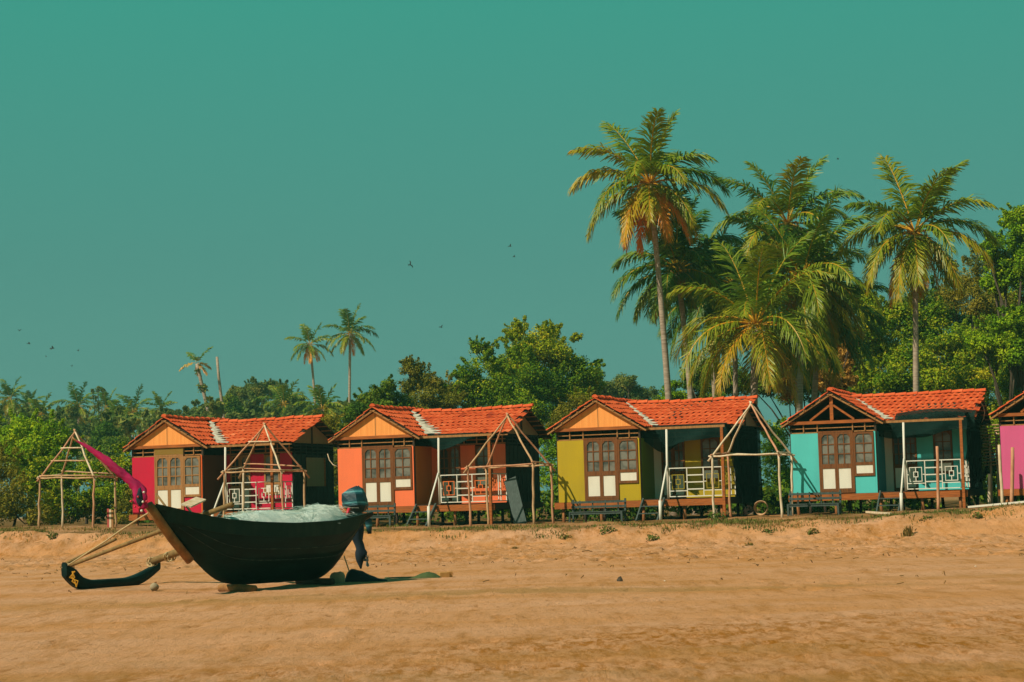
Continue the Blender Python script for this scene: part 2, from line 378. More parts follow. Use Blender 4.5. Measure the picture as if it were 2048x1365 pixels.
# ------------------------------------------------------------------ huts
BW, UL, VP, VB = 3.0, 5.95, 1.66, 5.26       # bay width, hut length, porch depth, hut depth
BR, MR, EV, MV, ME, RB = 3.56, 3.45, 2.49, 3.3, 0.75, 5.75
CU, HB = 1.5, 1.76                            # bay ridge position and half span
def roof_tiles(mb, org, A, B, La, Lb, keep, seed, sag, tw=0.225, ex=0.345):
    rs = np.random.RandomState(seed); org = np.array(org, float); A = nrm(A); B = nrm(B); N = nrm(np.cross(A, B))
    if N[2] < 0: N = -N
    nr = int(math.ceil(Lb / ex)); nc = int(La / tw)
    prof = [0.0, 0.026, 0.030, 0.012, -0.004, 0.0]
    for j in range(nr):
        sh = rs.uniform(-0.05, 0.05); rowt = rs.uniform(-0.1, 0.1)
        for i in range(nc):
            a0 = i * tw + sh + rs.uniform(-0.006, 0.006); b0 = j * ex - 0.05 + rs.uniform(-0.016, 0.016)
            if not keep(a0 + tw / 2, b0 + ex / 2): continue
            b1 = min(j * ex + ex + 0.03, Lb + 0.02); lift = 0.048 + rs.uniform(-0.008, 0.012); t2 = 0.010
            V = []
            for q, h in enumerate(prof):
                aa = a0 + tw * q / 5.0 * 1.02
                lo = org + A * aa + B * b0 + N * (h + lift); hi = org + A * aa + B * b1 + N * (h + t2)
                V += [lo - N * 0.022, lo, hi]
            for k in range(len(V)):
                V[k] = V[k] + np.array((0, 0, sag(V[k][0], V[k][1])))
            F = []
            for q in range(5):
                k = q * 3; F += [(k, k + 3, k + 4, k + 1), (k + 1, k + 4, k + 5, k + 2)]
            F += [(0, 1, 2), (15, 17, 16)]
            mb.add(V, F, float(np.clip(rs.normal(0.5, 0.2) + rowt + (0.35 if rs.rand() < 0.03 else 0), 0, 1)))
def ridge_tiles(mb, p, q, r, seed, sag):
    rs = np.random.RandomState(seed); p = np.array(p, float); q = np.array(q, float); L = np.linalg.norm(q - p); d = (q - p) / L
    side = nrm(np.cross(d, (0, 0, 1))); n = max(1, int(L / 0.40)); st = L / n
    for i in range(n):
        V = []; tl = rs.uniform(-0.012, 0.012)
        for e_, k in ((0, 1.12), (1, 0.94)):
            c = p + d * (i * st + e_ * (st + 0.04))
            for th in np.linspace(-0.15, math.pi + 0.15, 8):
                v = c + side * math.cos(th) * r * k + np.array((0, 0, math.sin(th) * r * k * 0.85 + tl + (0.02 if e_ == 0 else 0)))
                V.append(v + np.array((0, 0, sag(v[0], v[1]))))
        F = [(k, k + 1, k + 9, k + 8) for k in range(7)] + [tuple(range(7, -1, -1))]
        mb.add(V, F, float(np.clip(rs.normal(0.55, 0.18), 0, 1)))

def door_leaf(name, parent, u0, u1, w0, w1, wp, wg, v, mat, glass, nv=1, nh=3, panel=True):
    """glazed leaf in the plane v: small panes above wg, a white panel between w0 and wp"""
    sw = 0.062; f = MB(); d0, d1 = v - 0.035, v + 0.025
    f.box((u0, d0, w0), (u0 + sw, d1, w1)).box((u1 - sw, d0, w0), (u1, d1, w1))
    f.box((u0 + sw, d0, w0), (u1 - sw, d1, w0 + 0.09)).box((u0 + sw, d0, wp), (u1 - sw, d1, wg)).box((u0 + sw, d0, w1 - 0.06), (u1 - sw, d1, w1))
    gu0, gu1, gw0, gw1 = u0 + sw, u1 - sw, wg, w1 - 0.06
    for k in range(1, nv + 1):
        c = gu0 + (gu1 - gu0) * k / (nv + 1); f.box((c - 0.018, d0 + 0.008, gw0), (c + 0.018, d1 - 0.008, gw1))
    for k in range(1, nh):
        c = gw0 + (gw1 - gw0) * k / nh; f.box((gu0, d0 + 0.012, c - 0.018), (gu1, d1 - 0.012, c + 0.018))
    for k in range(nv + 1):                      # arched heads of the top panes
        a0 = gu0 + (gu1 - gu0) * k / (nv + 1); a1 = gu0 + (gu1 - gu0) * (k + 1) / (nv + 1)
        out_l = k == 0
        for (pa, pb) in (((a0, 1), (a0 + 0.10, 1)) if out_l else ((a1, 1), (a1 - 0.10, 1)),):
            f.plate([(pa[0], d0 + 0.004, gw1), (pb[0], d0 + 0.004, gw1), (pa[0], d0 + 0.004, gw1 - 0.11)], (0, 0.03, 0))
    o = f.build(name, mat, parent, False)
    MB().box((gu0, v - 0.004, gw0), (gu1, v + 0.006, gw1)).build('glass', glass, o, False)
    if panel: MB().box((u0 + sw, v - 0.018, w0 + 0.09), (u1 - sw, v + 0.010, wp)).build('lower_panel', MT['panelwhite'], o, False)
    return o

def square_motif(mb, u, w, axis, v, big=0.44, small=0.17, th=0.026):
    """two nested squares joined by short bars, in the plane of a railing"""
    def q(a_, b_, c_, d_):
        lo = (u + a_, v - th / 2, w + b_) if axis == 'u' else (v - th / 2, u + a_, w + b_)
        hi = (u + c_, v + th / 2, w + d_) if axis == 'u' else (v + th / 2, u + c_, w + d_)
        mb.box(lo, hi)
    for s_ in (big, small):
        h = s_ / 2; hh = h * 1.15
        q(-h, -hh, -h + th, hh); q(h - th, -hh, h, hh); q(-h + th, -hh, h - th, -hh + th); q(-h + th, hh - th, h - th, hh)
    q(-th / 2, small / 2 * 1.15, th / 2, big / 2 * 1.15 - th); q(-th / 2, -big / 2 * 1.15 + th, th / 2, -small / 2 * 1.15)

def hut(x, y, label, colr, seed, gable='panel', opts=(), sc_=1.0):
    s0, z0 = row_at(x, y, 0.0)
    base = row(s0, 0, z0)
    h = thing('beach_hut', label, 'beach hut', base, -YAW, 'painted beach huts on stilts')
    h.scale = (sc_, sc_, sc_)
    rs = np.random.RandomState(seed)
    wall = paint('wall_paint_' + colr['n'], colr['wall'], 0.40, 0.6, 1.8, tuple(c * 0.62 + 0.012 for c in colr['wall']))
    motif = MT['white'] if colr.get('motif') is None else paint('motif_paint_' + colr['n'], colr['motif'], 0.2)
    sidem = paint('side_paint_' + colr['n'], colr['side'], 0.3) if 'side' in colr else wall
    jn = MT[colr.get('join', 'brown')]; gl = MT[colr.get('glass', 'glass')]
    B = lambda mb, n, mt, p=h, sm=False: mb.build(n, mt, p, False, sm)
    def gl_(u, v):                                # ground height under (u, v), in hut coordinates
        p = base + (UV * u + VV * v) * sc_; return (g1(p[0], p[1]) - base[2]) / sc_
    sag = lambda u, v: 0.07 * (float(vnoise(u * 0.55 + seed * 7, v * 0.55, seed)) + 0.5 * float(vnoise(u * 1.3, v * 1.3 + seed, seed + 1)))
    # floor and stilts
    B(MB().box((-0.02, 0.045, -0.09), (UL + 0.02, VB, 0.0)), 'floor_deck', MT['darkwood'])
    fb = MB().box((-0.16, -0.035, -0.26), (UL + 0.12, 0.045, -0.035)); B(fb, 'front_beam', MT['beam'])
    B(MB().box((UL + 0.02, 0.05, -0.24), (UL + 0.10, VB, -0.04)), 'side_beam', MT['darkwood'])
    for v in (0.12, 2.5, 5.0):
        for u in (0.12, 1.5, 3.05, 4.5, 5.8):
            tx = rs.uniform(-0.06, 0.06); zb = gl_(u + tx, v) - 0.15
            B(MB().tube([(u + tx, v, zb), (u + tx / 2, v, (zb - 0.26) / 2), (u, v, -0.26 if v < 1 else -0.09)], [0.065, 0.058, 0.055], 7), 'stilt', MT['stilt' if v < 1 else 'darkwood'], sm=True)
    # bay front
    WT = 2.12
    B(MB().box((0.0, -0.01, -0.03), (0.98, 0.02, WT)), 'wall_panel', wall)
    B(MB().box((2.22, -0.012, -0.03), (2.937, 0.018, 0.56)), 'wall_panel', wall)
    B(MB().box((2.94, -0.014, -0.03), (BW, 0.018, WT)), 'corner_trim', sidem)
    fr = MB()
    for u in (0.98, 2.16): fr.box((u, -0.05, 0.0), (u + 0.06, 0.03, 2.18))
    fr.box((1.04, -0.05, 2.12), (2.16, 0.03, 2.18)); fr.box((1.04, -0.05, 0.0), (2.16, 0.03, 0.06))
    B(fr, 'door_frame', jn)
    door_leaf('door', h, 1.04, 1.598, 0.065, 2.115, 0.86, 1.02, -0.01, jn, gl)
    door_leaf('door', h, 1.602, 2.16, 0.065, 2.115, 0.86, 1.02, -0.012, jn, gl)
    door_leaf('window', h, 2.225, 2.935, 0.57, 2.10, 0.95, 1.05, -0.012, jn, gl)
    # posts and the open lattice under the gable
    for u in (-0.035, 2.965): B(MB().box((u, 0.025, -0.02), (u + 0.07, 0.095, EV - 0.05)), 'corner_post', MT['darkwood'])
    lt = MB(); lt.box((0.03, 0.03, WT + 0.005), (2.96, 0.07, WT + 0.045)).box((0.03, 0.03, 2.28), (2.96, 0.06, 2.315))
    for u in (0.45, 0.94, 2.19, 2.62): lt.box((u, 0.0, WT + 0.046), (u + 0.04, 0.028, EV - 0.06))
    B(lt, 'vent_lattice', MT['tanwood'])
    if 'fascia' in opts: B(MB().box((0.99, -0.03, 2.185), (2.21, -0.005, EV - 0.05)), 'fascia_panel', paint('khaki', (0.24, 0.135, 0.014), 0.3))
    B(MB().box((-0.05, -0.075, EV - 0.05), (BW + 0.05, 0.02, EV + 0.06)), 'gable_beam', MT['beam'])
    sl_ = (BR - EV) / HB
    if gable == 'panel':
        B(MB().plate([(0.06, -0.02, EV + 0.062), (CU, -0.02, BR - 0.16), (BW - 0.06, -0.02, EV + 0.062)], (0, 0.02, 0)), 'gable_panel', MT['gable'])
        B(MB().box((CU + 0.02, -0.028, EV + 0.07), (CU + 0.045, -0.021, BR - 0.2)), 'cover_strip', MT['tanwood'])
    else:
        tr = MB().box((CU - 0.06, -0.05, EV + 0.06), (CU + 0.06, 0.02, BR - 0.12)); B(tr, 'king_post', MT['beam'])
        for sg in (-1, 1): B(MB().bar((CU + sg * 0.07, -0.015, BR - 0.48), (CU + sg * 0.78, -0.015, EV + 0.08), 0.06, 0.07), 'strut', MT['beam'])
    # barge rafters of the bay
    for sg in (-1, 1):
        B(MB().bar((CU, -0.115, BR - 0.10), (CU + sg * (HB + 0.04), -0.115, EV - 0.12), 0.05, 0.11, up=(0, 1, 0)), 'barge_board', MT['tanwood'])
        B(MB().bar((CU, 0.06, BR - 0.14), (CU + sg * (HB - 0.05), 0.06, EV - 0.11), 0.06, 0.10, up=(0, 1, 0)), 'rafter', MT['darkwood'])
    for k in range(6):
        for sg in (-1, 1):
            f_ = (k + 0.25) / 6; u = CU + sg * HB * f_; w = BR - (BR - EV) * f_ - 0.055
            B(MB().box((u - 0.025, -0.19, w - 0.025), (u + 0.025, 0.3, w + 0.015)), 'batten', MT['tanwood'])
    # remaining walls
    B(MB().plate([(0.0, VB - 0.01, WT + 0.42), (UL, VB - 0.01, WT + 0.42), (UL - 0.6, VB - 0.01, EV + 0.1), (CU + 0.1, VB - 0.01, BR - 0.16), (CU - 0.1, VB - 0.01, BR - 0.16), (0.0, VB - 0.01, EV + 0.1)], (0, 0.02, 0)), 'back_gable', MT['darkwood'])
    B(MB().box((BW + 0.002, 0.10, 0.0), (BW + 0.03, VP, WT)), 'bay_side_wall', paint('bay_side_' + colr['n'], colr.get('bayside', colr['wall']), 0.3))  # side wall shade put into a darker wall colour; brown on the crimson hut
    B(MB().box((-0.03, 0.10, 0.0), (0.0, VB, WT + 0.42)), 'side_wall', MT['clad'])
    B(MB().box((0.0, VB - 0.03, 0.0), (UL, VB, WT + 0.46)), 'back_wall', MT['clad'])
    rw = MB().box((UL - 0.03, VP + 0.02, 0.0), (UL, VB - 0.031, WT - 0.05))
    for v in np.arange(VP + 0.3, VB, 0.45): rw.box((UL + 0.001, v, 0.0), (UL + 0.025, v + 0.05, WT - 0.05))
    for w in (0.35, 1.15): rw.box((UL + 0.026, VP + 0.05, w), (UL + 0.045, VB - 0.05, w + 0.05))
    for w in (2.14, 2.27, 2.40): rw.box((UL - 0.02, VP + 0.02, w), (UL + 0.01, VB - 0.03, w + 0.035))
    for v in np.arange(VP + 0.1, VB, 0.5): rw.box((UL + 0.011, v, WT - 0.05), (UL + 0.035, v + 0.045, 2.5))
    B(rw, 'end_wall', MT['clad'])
    mz = lambda v: EV + (v - ME) * (MR - EV) / (MV - ME) if v < MV else EV - 0.05 + (RB - v) * (MR - EV + 0.05) / (RB - MV)
    B(MB().plate([(UL - 0.01, VP + 0.1, 2.5), (UL - 0.01, VB - 0.05, 2.5), (UL - 0.01, VB - 0.05, mz(VB) - 0.10), (UL - 0.01, MV, MR - 0.14), (UL - 0.01, VP + 0.1, mz(VP) - 0.10)], (0.02, 0, 0)), 'end_gable', MT['beige'])
    B(MB().box((UL + 0.012, MV - 0.04, 2.45), (UL + 0.05, MV + 0.04, MR - 0.15)), 'end_post', MT['darkwood'])
    if 'shutter' in opts:
        B(MB().box((UL + 0.05, 2.7, 0.85), (UL + 0.08, 4.2, 1.95)), 'shutter', MT['beige'])
        B(MB().box((UL + 0.051, 4.2, 0.85), (UL + 0.10, 4.32, 1.95)), 'shutter_frame', MT['beam'])
    # porch back wall
    vp = VP
    B(MB().box((4.16, vp - 0.01, 0.0), (4.74, vp + 0.02, WT)).box((5.42, vp - 0.01, 0.0), (UL - 0.032, vp + 0.02, WT)).box((4.74, vp - 0.01, 0.0), (5.42, vp + 0.02, 0.55)), 'wall_panel', wall)
    B(MB().box((BW + 0.03, vp - 0.01, 0.0), (3.30, vp + 0.02, WT)), 'wall_panel', MT['panelwhite'] if 'whiteside' in opts else wall)
    door_leaf('door', h, 3.31, 3.73, 0.03, 2.10, 0.82, 0.95, vp, jn, MT['darkglass'])
    door_leaf('door', h, 3.735, 4.155, 0.03, 2.10, 0.82, 0.95, vp + 0.002, jn, gl)
    door_leaf('window', h, 4.75, 5.41, 0.57, 2.08, 0.95, 1.05, vp, jn, gl)
    pl = MB().box((BW + 0.03, vp, WT + 0.01), (UL - 0.03, vp + 0.05, WT + 0.06)).box((BW + 0.03, vp, 2.29), (UL - 0.03, vp + 0.05, 2.325))
    for u in np.arange(3.3, 5.9, 0.5): pl.box((u, vp - 0.03, WT + 0.061), (u + 0.04, vp - 0.001, 2.6))
    B(pl, 'vent_lattice', MT['tanwood'])
    # porch beam, posts, railing
    B(MB().box((BW + 0.05, -0.03, 2.38), (UL + 0.1, 0.05, 2.46)), 'porch_beam', MT['tanwood'])
    B(MB().tube([(3.98, 0.0, 0.0), (3.97, 0.0, 1.2), (3.99, 0.0, 2.38)], [0.045, 0.042, 0.04], 8), 'porch_post', MT['white'], sm=True)
    zb = gl_(UL, -0.1)
    B(MB().bar((UL, -0.08, zb - 0.1), (UL + 0.01, -0.08, 2.38), 0.095, 0.095), 'porch_post', MT['beam'])
    r = MB(); th = 0.032
    def rb(u0, u1, w): r.box((u0, -th / 2, w - th / 2), (u1, th / 2, w + th / 2))
    def rv(u, w0, w1): r.box((u - th / 2, -th / 2, w0), (u + th / 2, th / 2, w1))
    ua, ub = 4.02, 5.90
    rb(ua, ub, 1.03); rb(ua, ub, 0.06)
    us = [ua + th / 2 + 0.001, 4.66, 5.24, ub - th / 2]
    for u in us: rv(u, 0.06 + th / 2, 1.03 - th / 2)
    lo, hi = 0.06 + th / 2, 1.03 - th / 2
    for w in (0.30, 0.54, 0.78): r.box((4.66 + th / 2, -0.013, w - 0.02), (5.24 - th / 2, 0.013, w + 0.02))
    for (c0, c1) in ((us[0] + th / 2, 4.66 - th / 2), (5.24 + th / 2, us[3] - th / 2)):
        m_ = (c0 + c1) / 2
        r.box((c0, -0.013, 0.54), (m_ - 0.225, 0.013, 0.57)); r.box((m_ + 0.225, -0.013, 0.54), (c1, 0.013, 0.57))
        r.box((c0, -0.013, 0.235), (c1, 0.013, 0.265))
    rl = B(r, 'railing', MT['white'])
    for m_ in (4.34, 5.56):
        mo = MB(); square_motif(mo, m_, 0.56, 'u', -0.002); B(mo, 'square_motif', motif, rl)
    r = MB()
    for w in (0.06, 0.265, 1.03): r.box((UL - 0.016, 0.05, w - 0.016), (UL + 0.016, VP - 0.05, w + 0.016))
    for v in (0.75, 0.98, VP - 0.1): r.box((UL - 0.0155, v, 0.077), (UL + 0.0155, v + 0.03, 1.013))
    for w in (0.5, 0.75): r.box((UL - 0.012, 0.785, w), (UL + 0.012, 0.975, w + 0.03))
    rl = B(r, 'side_railing', MT['white'])
    for m_ in (0.40, 1.30):
        mo = MB(); square_motif(mo, m_, 0.64, 'v', UL, 0.42); B(mo, 'square_motif', motif, rl)
    # steps with a white handrail
    vs_ = -1.05; zs = gl_(3.45, vs_)
    st = MB()
    for u in (3.10, 3.85): st.bar((u, -0.06, -0.02), (u, vs_, zs - 0.05), 0.05, 0.16, up=(0, 0.6, 1))
    for k in range(1, 3):
        f_ = k / 3.0; st.box((3.126, vs_ * f_ - 0.14, zs * f_ - 0.02), (3.824, vs_ * f_ + 0.10, zs * f_ + 0.02))
    B(st, 'steps', MT['bench'])
    B(MB().tube([(3.96, -0.03, 1.12), (3.97, vs_ * 0.6, 0.42), (3.97, vs_, -0.10)], 0.034, 8), 'handrail', MT['white'], sm=True)
    B(MB().tube([(3.97, vs_, zs - 0.1), (3.97, vs_, -0.06)], 0.055, 8), 'newel_post', MT['white'], sm=True)
    # roofs: the bay gable and the long main wing
    rt = B(MB().plate([(CU, -0.14, BR), (CU + HB + 0.02, -0.14, EV - 0.01), (CU + HB + 0.02, ME, EV - 0.01), (CU, MV, BR)], (0, 0, -0.035)).
           plate([(CU, MV + 0.01, BR - 0.04), (CU + HB + 0.02, RB, EV - 0.05), (CU, RB, BR - 0.04)], (0, 0, -0.035)).
           plate([(CU, -0.14, BR), (CU, RB, BR), (CU - HB - 0.02, RB, EV - 0.01), (CU - HB - 0.02, -0.14, EV - 0.01)], (0, 0, -0.035)), 'bay_roof', MT['darkwood'])
    Lb = math.hypot(HB, BR - EV); kb = (MV - ME) / Lb
    mb = MB()
    roof_tiles(mb, (CU + HB, -0.19, EV), (0, 1, 0), (-HB, 0, BR - EV), MV + 0.6, Lb, lambda a_, b_: a_ - 0.19 < ME + b_ * kb - 0.10, seed * 11 + 1, sag)
    roof_tiles(mb, (CU - HB, -0.19, EV), (0, 1, 0), (HB, 0, BR - EV), RB + 0.4, Lb, lambda a_, b_: True, seed * 11 + 2, sag)
    ridge_tiles(mb, (CU, -0.19, BR + 0.03), (CU, RB, BR + 0.015), 0.10, seed * 11 + 3, sag)
    B(mb, 'roof_tiles', MT['tile'], rt)
    RX = UL + 0.42
    mroof = B(MB().plate([(CU + HB, ME, EV), (RX - 0.05, ME, EV), (RX - 0.05, MV, MR), (CU + 0.05, MV, MR)], (0, 0, -0.035)).
              plate([(CU + 0.05, MV, MR), (RX - 0.05, MV, MR), (RX - 0.05, RB, EV - 0.05), (CU + HB, RB, EV - 0.05)], (0, 0, -0.035)), 'main_roof', MT['darkwood'])
    Lm = math.hypot(MV - ME, MR - EV); ku = HB / Lm
    ragged = [rs.uniform(-0.14, 0.1) for _ in range(12)]
    mb = MB()
    roof_tiles(mb, (CU, ME, EV), (1, 0, 0), (0, MV - ME, MR - EV), RX - CU + 0.2, Lm, lambda a_, b_: a_ > HB - b_ * ku + 0.10 + (0.12 if 'gap' in opts else 0.05) and a_ < RX - CU + ragged[int(max(b_, 0) / 0.345)] + 0.05, seed * 11 + 4, sag)
    Lk = math.hypot(RB - MV, MR - EV + 0.05)
    roof_tiles(mb, (CU, RB, EV - 0.05), (1, 0, 0), (0, MV - RB, MR - EV + 0.05), RX + 0.05 - CU, Lk, lambda a_, b_: a_ > HB - b_ * ku, seed * 11 + 6, sag)
    ridge_tiles(mb, (RX + 0.1, MV, MR + 0.035), (CU + 0.1, MV, MR + 0.035), 0.10, seed * 11 + 7, sag)
    B(mb, 'roof_tiles', MT['tile'], mroof)
    for k in range(7):
        f_ = k / 6.5
        v = ME + (MV - ME) * f_; B(MB().box((UL, v, mz(v) - 0.085), (RX - 0.01, v + 0.05, mz(v) - 0.04)), 'batten', MT['tanwood'])
        v = RB - (RB - MV) * f_; B(MB().box((UL, v - 0.05, mz(v) - 0.085), (RX - 0.01, v, mz(v) - 0.04)), 'batten', MT['tanwood'])
    # rough cement flashing in the valley, ragged where the tiles were cut
    wd_ = colr.get('cement', 0.16)
    V = []; F = []; n = 26
    for k in range(n + 1):
        f_ = k / n * 0.93 + 0.0
        p = np.array((CU + HB - HB * f_, ME + (MV - ME) * f_, EV + (BR - EV) * f_ * 0.96 + 0.075))
        p[2] = max(p[2], EV + (MR - EV) * f_ + 0.06) + sag(p[0], p[1]) * 0.5
        wv = wd_ * (1.35 - 1.1 * f_) * (1 + 0.9 * math.sin(k * 2.4) * rs.uniform(0.2, 1.3)) + 0.02
        V += [p + np.array((-wv * 0.35, -0.02, 0.01)), p + np.array((wv * 0.3, 0.0, 0.02)), p + np.array((wv, 0.0, 0.005))]
    for k in range(n):
        F += [(k * 3, k * 3 + 1, k * 3 + 4, k * 3 + 3), (k * 3 + 1, k * 3 + 2, k * 3 + 5, k * 3 + 4)]
    q = MB(); q.add(V, F); B(q, 'valley_flashing', MT['cement'])
    return h, base

HUTS = []
HUTS.append(hut(266, 1028, 'crimson panelled hut with khaki board over its doors, behind the black boat',
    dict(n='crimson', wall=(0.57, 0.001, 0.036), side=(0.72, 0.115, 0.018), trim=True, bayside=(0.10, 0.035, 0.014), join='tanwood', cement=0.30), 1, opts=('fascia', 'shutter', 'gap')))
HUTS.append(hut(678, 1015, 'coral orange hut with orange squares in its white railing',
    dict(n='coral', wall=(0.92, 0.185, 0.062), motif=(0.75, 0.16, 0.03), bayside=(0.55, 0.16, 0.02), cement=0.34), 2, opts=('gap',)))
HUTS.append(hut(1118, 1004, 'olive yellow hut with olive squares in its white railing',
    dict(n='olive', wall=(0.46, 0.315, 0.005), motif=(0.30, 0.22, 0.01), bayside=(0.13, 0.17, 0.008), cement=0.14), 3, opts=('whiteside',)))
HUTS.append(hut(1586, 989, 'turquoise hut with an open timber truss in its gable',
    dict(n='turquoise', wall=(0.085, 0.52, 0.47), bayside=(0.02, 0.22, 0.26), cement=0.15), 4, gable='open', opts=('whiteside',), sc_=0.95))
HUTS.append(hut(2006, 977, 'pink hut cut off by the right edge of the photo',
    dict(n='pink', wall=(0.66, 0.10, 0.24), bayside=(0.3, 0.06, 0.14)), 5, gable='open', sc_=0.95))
HB_S = [row_at(x, y, 0.0) for x, y in ((266, 1028), (678, 1015), (1118, 1004), (1586, 989), (2006, 977))]

# ------------------------------------------------------------------ open pole frames in front of the huts
def wob(p, q, n, amp, seed):
    rs = np.random.RandomState(seed); p = np.array(p, float); q = np.array(q, float); L = np.linalg.norm(q - p)
    return [p + (q - p) * k / n + (rs.uniform(-1, 1, 3) * amp * L if 0 < k < n else 0) for k in range(n + 1)]
def pole_frame(label, ring, apex, tf, tb, seed, purlins=(), tips=(0.3, 0.3, 0.3, 0.3), mats=('stick', 'stickred', 'stickpale'), rad=0.041):
    """ring: photo points of the four corners (front left, front right, back left, back right)"""
    rs = np.random.RandomState(seed)
    cs = []
    for (x, y), t_ in zip(ring, (tf, tf, tb, tb)):
        s_, z_ = row_at(x, y, t_); cs.append(row(s_, t_, z_))
    ctr = sum(cs) / 4; sa, za = row_at(*apex, (tf + tb) / 2); ap = row(sa, (tf + tb) / 2, za)
    g = g1(ctr[0], ctr[1])
    o = thing('pole_frame', label, 'pole frame', (ctr[0], ctr[1], g), 0, 'open pole frames before the huts')
    for k, c in enumerate(cs):
        foot = c + np.array((rs.uniform(-0.05, 0.05), 0, 0)); foot[2] = g1(foot[0], foot[1]) - 0.15
        MB().tube(wob(foot, c + (0, 0, 0.06), 6, 0.010, seed + k), [rad * 1.15, rad * 1.1, rad, rad * 1.05, rad, rad * 0.95, rad * 0.9], 7).build('post', MT[mats[k % len(mats)]], o, smooth=True)
        d = nrm(c - ap); tip = c + d * tips[k]
        st = ap - d * 0.10 + np.array((0.03 * (k % 2), 0.03 * (k // 2), 0.02 * k))
        MB().tube(wob(st, tip, 6, 0.008, seed + 20 + k), np.linspace(rad * 0.72, rad * 0.9, 7), 7).build('rafter', MT[mats[(k + 1) % len(mats)]], o, smooth=True)
    for k, (i, j) in enumerate(((0, 1), (2, 3), (0, 2), (1, 3))):
        d = nrm(cs[j] - cs[i]); MB().tube(wob(cs[i] - d * 0.12 + (0, 0, 0.02 * k), cs[j] + d * 0.12 + (0, 0, 0.02 * k), 6, 0.010, seed + 40 + k), rad * 0.75, 7).build('ring_beam', MT[mats[k % len(mats)]], o, smooth=True)
    for n, (f_, i, j, mt) in enumerate(purlins):
        a_ = ap + (cs[i] - ap) * f_; b_ = ap + (cs[j] - ap) * f_; d = nrm(b_ - a_)
        MB().tube(wob(a_ - d * 0.08, b_ + d * 0.08, 4, 0.006, seed + 60 + n), rad * 0.7, 7).build('purlin', MT[mt], o, smooth=True)
    return o
pole_frame('leftmost pole frame, standing against green bushes left of the crimson hut', ((79, 957), (188, 956), (124, 951), (230, 957)), (149, 866), -2.6, -0.8, 11,
           purlins=((0.34, 0, 1, 'stickpale'), (0.62, 0, 1, 'stick'), (0.9, 2, 3, 'stick'), (0.95, 0, 1, 'stick')), tips=(0.15, 0.15, 0.1, 0.12))
pole_frame('pole frame in front of the crimson hut, behind the black boat', ((448, 945), (563, 944), (487, 938), (608, 944)), (528, 853), -2.3, -0.5, 12,
           purlins=((0.34, 0, 1, 'stickpale'), (0.34, 1, 3, 'stick'), (0.88, 2, 3, 'stickred')), tips=(0.35, 0.1, 0.5, 0.3))
pole_frame('pole frame in front of the coral orange hut', ((936, 936), (1066, 928), (972, 937), (1101, 932)), (1014, 834), -2.3, -0.5, 13, tips=(0.25, 0.15, 0.1, 0.25), mats=('stickred', 'stick', 'stick', 'stickred'))
pole_frame('pole frame between the olive hut and the turquoise hut', ((1424, 913), (1557, 908), (1455, 909), (1583, 912)), (1501, 811), -2.2, -0.4, 14, tips=(0.22, 0.1, 0.1, 0.3), mats=('stickpale', 'stickpale', 'stickred', 'stickpale'))

def post_thing(name, label, cat, top, foot, t_, r0, mat, group=None, dig=0.2):
    s_, z_ = row_at(*top, t_); a_ = row(s_, t_, z_); s2, z2 = row_at(*foot, t_); b_ = row(s2, t_, z2); b_[2] = g1(b_[0], b_[1])
    o = MB().tube(wob(b_ - (0, 0, dig) - b_, a_ - b_, 5, 0.006, int(top[0])), [r0 * 1.1, r0 * 1.05, r0, r0, r0 * 0.95, r0 * 0.9], 8).build(name, MT[mat], None, smooth=True)
    o.location = b_; tag(o, label, cat, group); return o
post_thing('wooden_post', 'bare reddish post standing before the turquoise hut railing', 'post', (1874, 893), (1876, 1018), -0.9, 0.05, 'stickred', 'free standing posts')
post_thing('wooden_post', 'pale bare post at the left corner of the pink hut', 'post', (1998, 890), (2005, 1006), -0.8, 0.05, 'stickpale', 'free standing posts')
post_thing('wooden_post', 'pink stained post before the pink hut wall', 'post', (2025, 895), (2023, 1004), -0.9, 0.06, 'stickred', 'free standing posts')
post_thing('wooden_post', 'short post under the bamboo lattice beside the turquoise hut', 'post', (1979, 948), (1978, 1002), 1.2, 0.06, 'stickpale', 'free standing posts')

# red and white board by the leftmost frame
s_, z_ = row_at(221, 1055, -1.4); b_ = row(s_, -1.4); b_[2] = g1(b_[0], b_[1])
o = thing('striped_board', 'short upright board with red and pale stripes beside the leftmost pole frame', 'board', b_, -YAW)
for k, mt in enumerate((paint('faded_red', (0.42, 0.07, 0.05), 0.5), MT['stickpale'], MT['tanwood'])):
    MB().box((-0.13 + k * 0.09, -0.02, -0.1), (-0.13 + k * 0.09 + 0.085, 0.02, 0.70 - 0.03 * k)).build('plank', mt, o, False)

